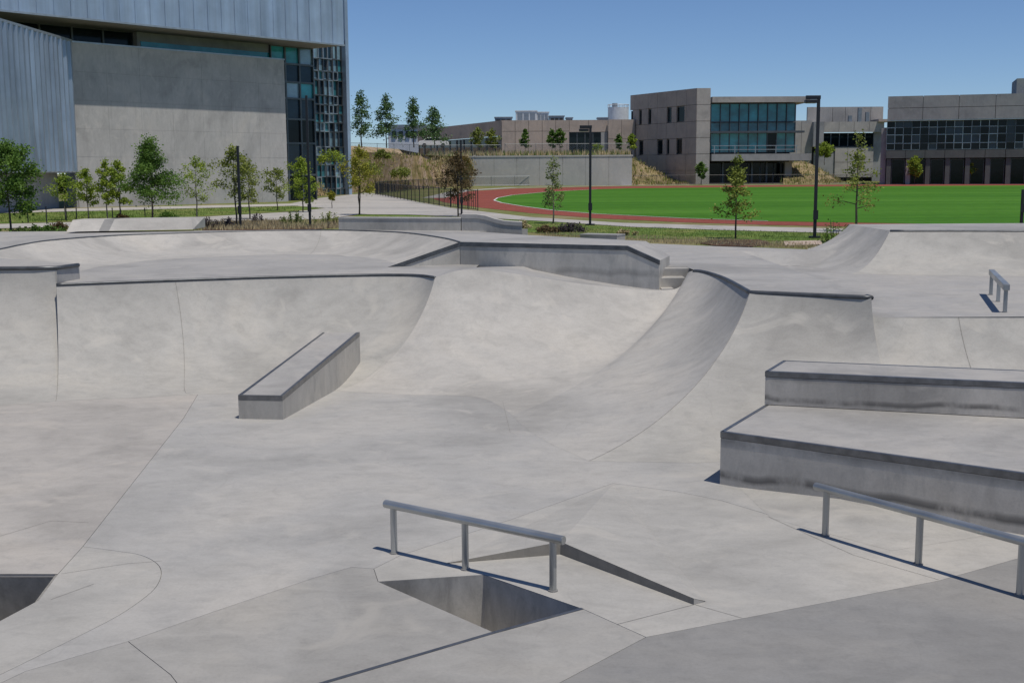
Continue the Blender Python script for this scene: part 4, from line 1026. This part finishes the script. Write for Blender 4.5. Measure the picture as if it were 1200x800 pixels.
tree(77, 258, 206, 40, 'sparse yellow green sapling right of the leftmost dense tree', 'lime', 'oval', .5, .35, seed=6, bark=BARKP, gappy=.35)
tree(104, 259, 200, 30, 'lime green sapling below the right end of the corrugated cladding', 'lime', 'oval', .75, .3, seed=7, bark=BARKP, gappy=.15)
tree(126.5, 259, 190, 28, 'slim lime sapling left of the twin stemmed one', 'lime', 'oval', .75, .3, seed=8, bark=BARKP, gappy=.15)
tree(142, 258, 192, 30, 'twin stemmed lime sapling just left of the dense conical tree', 'lime', 'oval', .75, .28, seed=9, stems=2, bark=BARKP, gappy=.15)
tree(231, 257, 187, 42, 'open yellow green sapling alone before the middle of the concrete wall', 'lime', 'oval', .5, .3, seed=10, bark=BARKP, gappy=.25)
tree(277, 266, 176, 52, 'green sapling grown round a dark pole before the concrete wall', 'olive', 'oval', .9, .3, seed=11, gappy=.2)
tree(293, 257, 190, 44, 'sparse olive sapling right of the dark pole', 'olive', 'oval', .6, .3, seed=12, gappy=.3)
tree(325, 247, 199, 34, 'small olive sapling at the right end of the concrete wall', 'olive', 'oval', .6, .3, seed=13, gappy=.3)
tree(355, 249, 188, 36, 'bright green sapling before the dark glass corner', 'lime', 'oval', .9, .2, seed=14, gappy=.1)
tree(421, 252, 177, 44, 'yellow leaved twin stemmed tree before the dry embankment', 'yellow', 'oval', .75, .3, seed=15, stems=2, gappy=.15)
tree(537, 254, 182, 44, 'brown leaved tree beside a dark pole near the track end', 'brown', 'oval', .9, .25, seed=16, gappy=.15)
tree(648, 262, 184, 38, 'thin pale green sapling left of the middle street lamp', 'sage', 'conic', .35, .2, seed=17, bark=BARKP, gappy=.3)
tree(862, 280, 187, 46, 'open yellow green tree standing in a dark mulch ring', 'olive', 'conic', .45, .25, seed=18, gappy=.25)
tree(1003, 272, 160, 58, 'open leafy tree right of the tall street lamp', 'olive', 'conic', .42, .25, seed=19, gappy=.3)
tree(389, 244, 225, 10, 'tiny sapling on the pale plaza left of the yellow tree', 'yellow', 'oval', .5, .5, seed=20, lsize=.6)
# trees on the hill
for k, (px, pt, wd) in enumerate(((424, 108, 38), (453, 114, 36), (485, 117, 34), (509, 126, 36))):
    b = atD(px, 170, 150 if k < 3 else 165); b.z = 6.4 if k < 3 else 6.6
    tree(px, 170, pt, wd, ['tall conical tree on the hill touching the arts building edge', 'second conical tree on the hill from the left', 'third conical tree on the hill with open branches', 'shortest conical tree on the hill beside the low building'][k], 'pine', 'conic', .62, .16, base=b, seed=30 + k, group='conical trees on the hill', gappy=.2)
for k, (px, pb, pt, wd, lf_, lab) in enumerate(((615.5, 181, 152, 12, 'green', 'slim dark sapling against the left of the tan building'), (647, 181, 153, 12, 'green', 'slim sapling against the middle of the tan building'), (656, 181, 152, 14, 'green', 'fuller dark sapling left of the tan building window'), (725, 181, 158, 8, 'green', 'small dark sapling near the right end of the tan building'),
        (740, 181, 158, 12, 'lime', 'light green sapling where the tan and glass buildings meet'), (560, 181, 150, 16, 'olive', 'olive sapling before the dark side of the tan building'), (577, 181, 152, 14, 'olive', 'olive sapling at the corner of the tan building'), (700, 184, 170, 12, 'lime', 'low light green sapling above the retaining wall'))):
    b = atD(px, pb, 152); b.z = TZ
    tree(px, pb, pt, wd, lab, lf_, 'oval', .26, .35, base=b, seed=50 + k, group='saplings before the far buildings', gappy=.1)
for k, (px, pb, pt, wd, lf_, lab) in enumerate(((821.5, 214, 191, 14, 'green', 'dark shrubby sapling at the foot of the tall concrete end wall'), (1072, 213, 184, 18, 'lime', 'wide light sapling before the pale column of the grey building'), 
        (1136, 213, 186, 18, 'lime', 'light sapling before the dark ground floor of the grey building'), (1178, 213, 190, 16, 'lime', 'light sapling near the right edge before the grey building'), (966, 190, 168, 20, 'lime', 'pale green bushy tree on the ramp of the beige building'))):
    b = at(px, 216.5, G) if k != 4 else atD(px, 190, 168)
    D_ = 138 if px > 1000 else 147; q = atD(px, pb, D_); b = b if k == 4 else V((q.x, D_, G))
    if k == 4: b.z = 4.0
    tree(px, pb, pt, wd, lab, lf_, 'oval', .5, .3, base=b, seed=70 + k, group='saplings before the far buildings', gappy=.1)

# ------------------------------------------------------------------ shrubs and ground cover
def shrub(px, py, wpx, hpx, label, leaf='green', dens=1.0, seed=1, base=None, name='shrub', upright=False):
    b = base or at(px, py, G); k = b.y / FPX; rnd = random.Random(seed); t = thing(name, b, label, 'shrub', 'shrubs in the planting beds')
    W_, H_ = wpx * k, hpx * k; lf = MB(); tr = MB()
    for i in range(int(9 + wpx * .35)):
        x = rnd.uniform(-.5, .5) * W_; y = rnd.uniform(-.35, .35) * W_; hh = H_ * rnd.uniform(.55, 1) * (1 - (2 * abs(x) / W_) ** 2 * .5)
        e = b + V((x, y, hh)); tr.tube([b + V((x * .6, y * .6, -.05)), e], [.012, .004], 4, False)
        if upright:
            for f in (.3, .5, .7, .9): leaves(lf, (b + V((x * .7, y * .7, 0))).lerp(e, f), H_ * .12, int(9 * dens), max(.05, 1.6 * k), rnd)
        else:
            leaves(lf, e - V((0, 0, H_ * .12)), H_ * .32, int(40 * dens), max(.06, 2.0 * k), rnd); leaves(lf, b + V((x, y, hh * .4)), H_ * .34, int(26 * dens), max(.06, 2.0 * k), rnd)
    tr.build('stem', BARK, t, fix=False); lf.build('foliage', LF[leaf], t, fix=False); return t
shrub(50, 276, 40, 13, 'low dark green shrub right of the leftmost tree trunk', 'green', 1.2, 1); shrub(28, 279, 34, 12, 'low green shrub at the foot of the leftmost tree', 'grass', 1, 2)
shrub(68, 271, 18, 10, 'small reddish brown shrub at the left end of the pale bank', 'brown', 1, 3); shrub(-6, 281, 40, 12, 'green shrub cut off by the left edge', 'green', 1, 4)
shrub(238, 268, 30, 16, 'purplish brush at the right end of the pale bank', 'purple', .8, 5, upright=True); shrub(262, 267, 26, 14, 'purplish brush left of the dark pole', 'purple', .8, 6, upright=True)
shrub(302, 262, 14, 14, 'thin purplish brush right of the olive sapling', 'purple', .7, 7, upright=True)
shrub(345, 263, 30, 18, 'green flowering shrub left of the glass corner lamp', 'grass', .8, 8, upright=True); shrub(383, 262, 28, 16, 'tan and green shrub at the left end of the dark ledge', 'olive', .8, 9, upright=True)
shrub(142, 258, 14, 7, 'small reddish shrub under the twin stemmed sapling', 'brown', .9, 10); shrub(197, 257, 18, 8, 'low green shrub right of the dense conical tree', 'green', .9, 11)
shrub(978, 284, 34, 30, 'green shrub against the back right bank hip', 'green', .6, 12, upright=True); shrub(1000, 280, 26, 22, 'leafy shrub at the foot of the open tree', 'grass', .6, 13, upright=True)
shrub(612, 268, 14, 9, 'small dry shrub at the end of the broken ledge', 'dry', .7, 14); shrub(668, 272, 30, 10, 'dark purplish low shrub left of the short dark ledge', 'purple', .9, 15)
shrub(735, 276, 24, 9, 'tan tuft right of the short dark ledge', 'dry', .8, 16, upright=True)
shrub(640, 273, 26, 8, 'brown ground shrub beyond the hubba ledge', 'brown', .8, 17)
for k, (px, py, hp, lf_, lab) in enumerate(((393, 172, 16, 'olive', 'olive shrub on the crest beside the arts building'), (388, 190, 14, 'lime', 'bright shrub on the slope beside the glass corner'), (470, 207, 12, 'olive', 'olive shrub halfway down the dry embankment'), (430, 205, 16, 'olive', 'wide olive shrub on the embankment behind the yellow tree'), (447, 186, 10, 'olive', 'small olive shrub near the embankment crest'), (492, 195, 9, 'olive', 'olive shrub high on the right half of the embankment'), (505, 210, 12, 'dry', 'dry bush low on the embankment left of the brown tree'), (412, 194, 10, 'dry', 'dry bush above the yellow tree on the embankment'), (524, 198, 10, 'olive', 'olive shrub where the embankment meets the retaining wall'))):
    D_ = (104, 92, 116, 98, 112, 136, 138, 98, 144)[k]; b = atD(px, py, D_); shrub(px, py, hp * 1.6, hp, lab, lf_, .8, 40 + k, base=b)

def tufts(name, poly, n, hh, leaf, z, seed, hill=None):
    rnd = random.Random(seed); mb = MB(); xs = [p[0] for p in poly]; ys = [p[1] for p in poly]
    def inside(x, y):
        c = False
        for i in range(len(poly)):
            a, b = poly[i - 1], poly[i]
            if (a[1] > y) != (b[1] > y) and x < (b[0] - a[0]) * (y - a[1]) / (b[1] - a[1]) + a[0]: c = not c
        return c
    k = 0
    while k < n:
        px, py = rnd.uniform(min(xs), max(xs)), rnd.uniform(min(ys), max(ys))
        if not inside(px, py): continue
        k += 1
        p = at(px, py, z) if hill is None else hill(px, py)
        if p is None: continue
        for _ in range(5):
            a = rnd.uniform(0, 6.28); h = hh * rnd.uniform(.4, 1.2); q = p + V((rnd.gauss(0, .12), rnd.gauss(0, .12), -.01)); w_ = V((math.cos(a), math.sin(a), 0)) * h * .14
            tp_ = q + V((rnd.uniform(-.3, .3) * h, rnd.uniform(-.3, .3) * h, h)); mb.add([q - w_, q + w_, tp_], [(0, 1, 2)])
    return tag(mb.build(name, LF[leaf], fix=False), kind='stuff')
tufts('grass', [(-100, 253.5), (345, 242), (378, 244), (205, 255), (60, 260), (-100, 263)], 1800, .09, 'grass', G, 1)
tufts('grass', [(420, 252), (560, 255.5), (740, 266.5), (990, 274), (990, 284), (850, 279), (740, 277), (640, 272), (560, 263), (440, 257)], 2200, .06, 'grass', G, 2)
tufts('dry_grass', [(620, 270), (760, 277), (860, 281), (960, 286), (960, 292), (850, 288), (760, 284), (640, 277)], 1300, .07, 'dry', G, 3)
tufts('dry_grass', [(230, 262), (330, 259), (398, 260), (398, 268), (230, 270)], 900, .16, 'dry', G, 4)
def embank(seed, leaf, n, hh):
    rnd = random.Random(seed); mb = MB()
    for _ in range(n):
        u, v = rnd.random(), rnd.random(); f, c = cr(foot, u), cr(crest, u); p = f.lerp(c, v); p.z = f.z + (c.z - f.z) * (v * v * (3 - 2 * v) * .5 + v * .5) + .1
        if noise.noise(V((p.x * .25 + seed, p.y * .25, 0))) < -.05: continue
        for _ in range(5):
            a = rnd.uniform(0, 6.28); h = hh * rnd.uniform(.4, 1.2); q = p + V((rnd.gauss(0, .3), rnd.gauss(0, .3), -.15)); w_ = V((math.cos(a), math.sin(a), 0)) * h * .16
            mb.add([q - w_, q + w_, q + V((rnd.uniform(-.4, .4) * h, rnd.uniform(-.4, .4) * h, h))], [(0, 1, 2)])
    return tag(mb.build('dry_grass', LF[leaf], fix=False), kind='stuff')
embank(1, 'dry', 2400, .34); embank(2, 'olive', 600, .4)
def scrub(f_, c_, n, hh, leaf, seed):
    rnd = random.Random(seed); mb = MB()
    for _ in range(n):
        u, v = rnd.random(), rnd.random(); f, c = cr(f_, u), cr(c_, u); p = f.lerp(c, v); p.z = f.z + (c.z - f.z) * (v * v * (3 - 2 * v) * .5 + v * .5) + .1
        for _ in range(5):
            a = rnd.uniform(0, 6.28); h = hh * rnd.uniform(.4, 1.2); q = p + V((rnd.gauss(0, .3), rnd.gauss(0, .3), -.15)); w_ = V((math.cos(a), math.sin(a), 0)) * h * .16
            mb.add([q - w_, q + w_, q + V((rnd.uniform(-.4, .4) * h, rnd.uniform(-.4, .4) * h, h))], [(0, 1, 2)])
    return tag(mb.build('dry_grass', LF[leaf], fix=False), kind='stuff')
for k, (f_, c_) in enumerate(SMALL): scrub(f_, c_, 300, .35, 'dry', 80 + k); scrub(f_, c_, 160, .45, 'olive', 90 + k)
rnd = random.Random(6); mb = MB(); mo = MB()
for _ in range(1500):
    f_ = rnd.random(); p = V((Wl.x + (Wr.x - Wl.x) * f_, Wl.y + (Wr.y - Wl.y) * f_ + rnd.uniform(.6, 4), TZ))
    (mb if rnd.random() < .6 else mo).add([p - V((.09, 0, 0)), p + V((.09, .05, 0)), p + V((rnd.uniform(-.2, .2), rnd.uniform(-.2, .2), rnd.uniform(.25, .9)))], [(0, 1, 2)])
tag(mb.build('dry_grass', LF['dry'], fix=False), kind='stuff'); tag(mo.build('grass', LF['sage'], fix=False), kind='stuff')

# ------------------------------------------------------------------ cars parked up on the hill
TYRE = simple('tyre', (.02, .02, .02), .8)
def car(p, rz, paint, label):
    t = thing('parked_car', p, label, 'car'); L, Wd = 4.4, 1.75
    prof = [(-2.2, .35), (-2.2, .75), (-2.1, .95), (-1.5, 1.02), (-.95, 1.45), (.75, 1.47), (1.45, 1.0), (2.1, .85), (2.2, .6), (2.2, .35)]
    def ext(pr, w_, y0=None):
        mb = MB(); n_ = len(pr); vs = [V((x, -w_ / 2, z)) for x, z in pr] + [V((x, w_ / 2, z)) for x, z in pr]
        return mb.add(vs, [tuple(range(n_)), tuple(range(2 * n_ - 1, n_ - 1, -1))] + [(i, n_ + i, n_ + (i + 1) % n_, (i + 1) % n_) for i in range(n_)])
    def put(mb, name, mat, bev=0):
        rot = Matrix.Rotation(rz, 3, 'Z'); mb.v = [rot @ v + V(p) for v in mb.v]; return mb.build(name, mat, t, bevel=bev)
    put(ext(prof, Wd), 'body', paint, .06); put(ext([(-1.35, 1.05), (-.9, 1.38), (.7, 1.4), (1.25, 1.05)], Wd + .02), 'window', GLD)
    for x in (-1.35, 1.35):
        for y in (-.8, .8): put(MB().tube([(x, y - .1, .32), (x, y + .1, .32)], .32, 14), 'wheel', TYRE)
WP = simple('white_car_paint', (.7, .7, .7), .3, 0, .05); DP = simple('dark_car_paint', (.05, .055, .06), .3, 0, .1)
q = atD(508, 170, 176); car(V((q.x, 176, 6.75)), .1, WP, 'white car parked on the hill below the shortest conical tree')
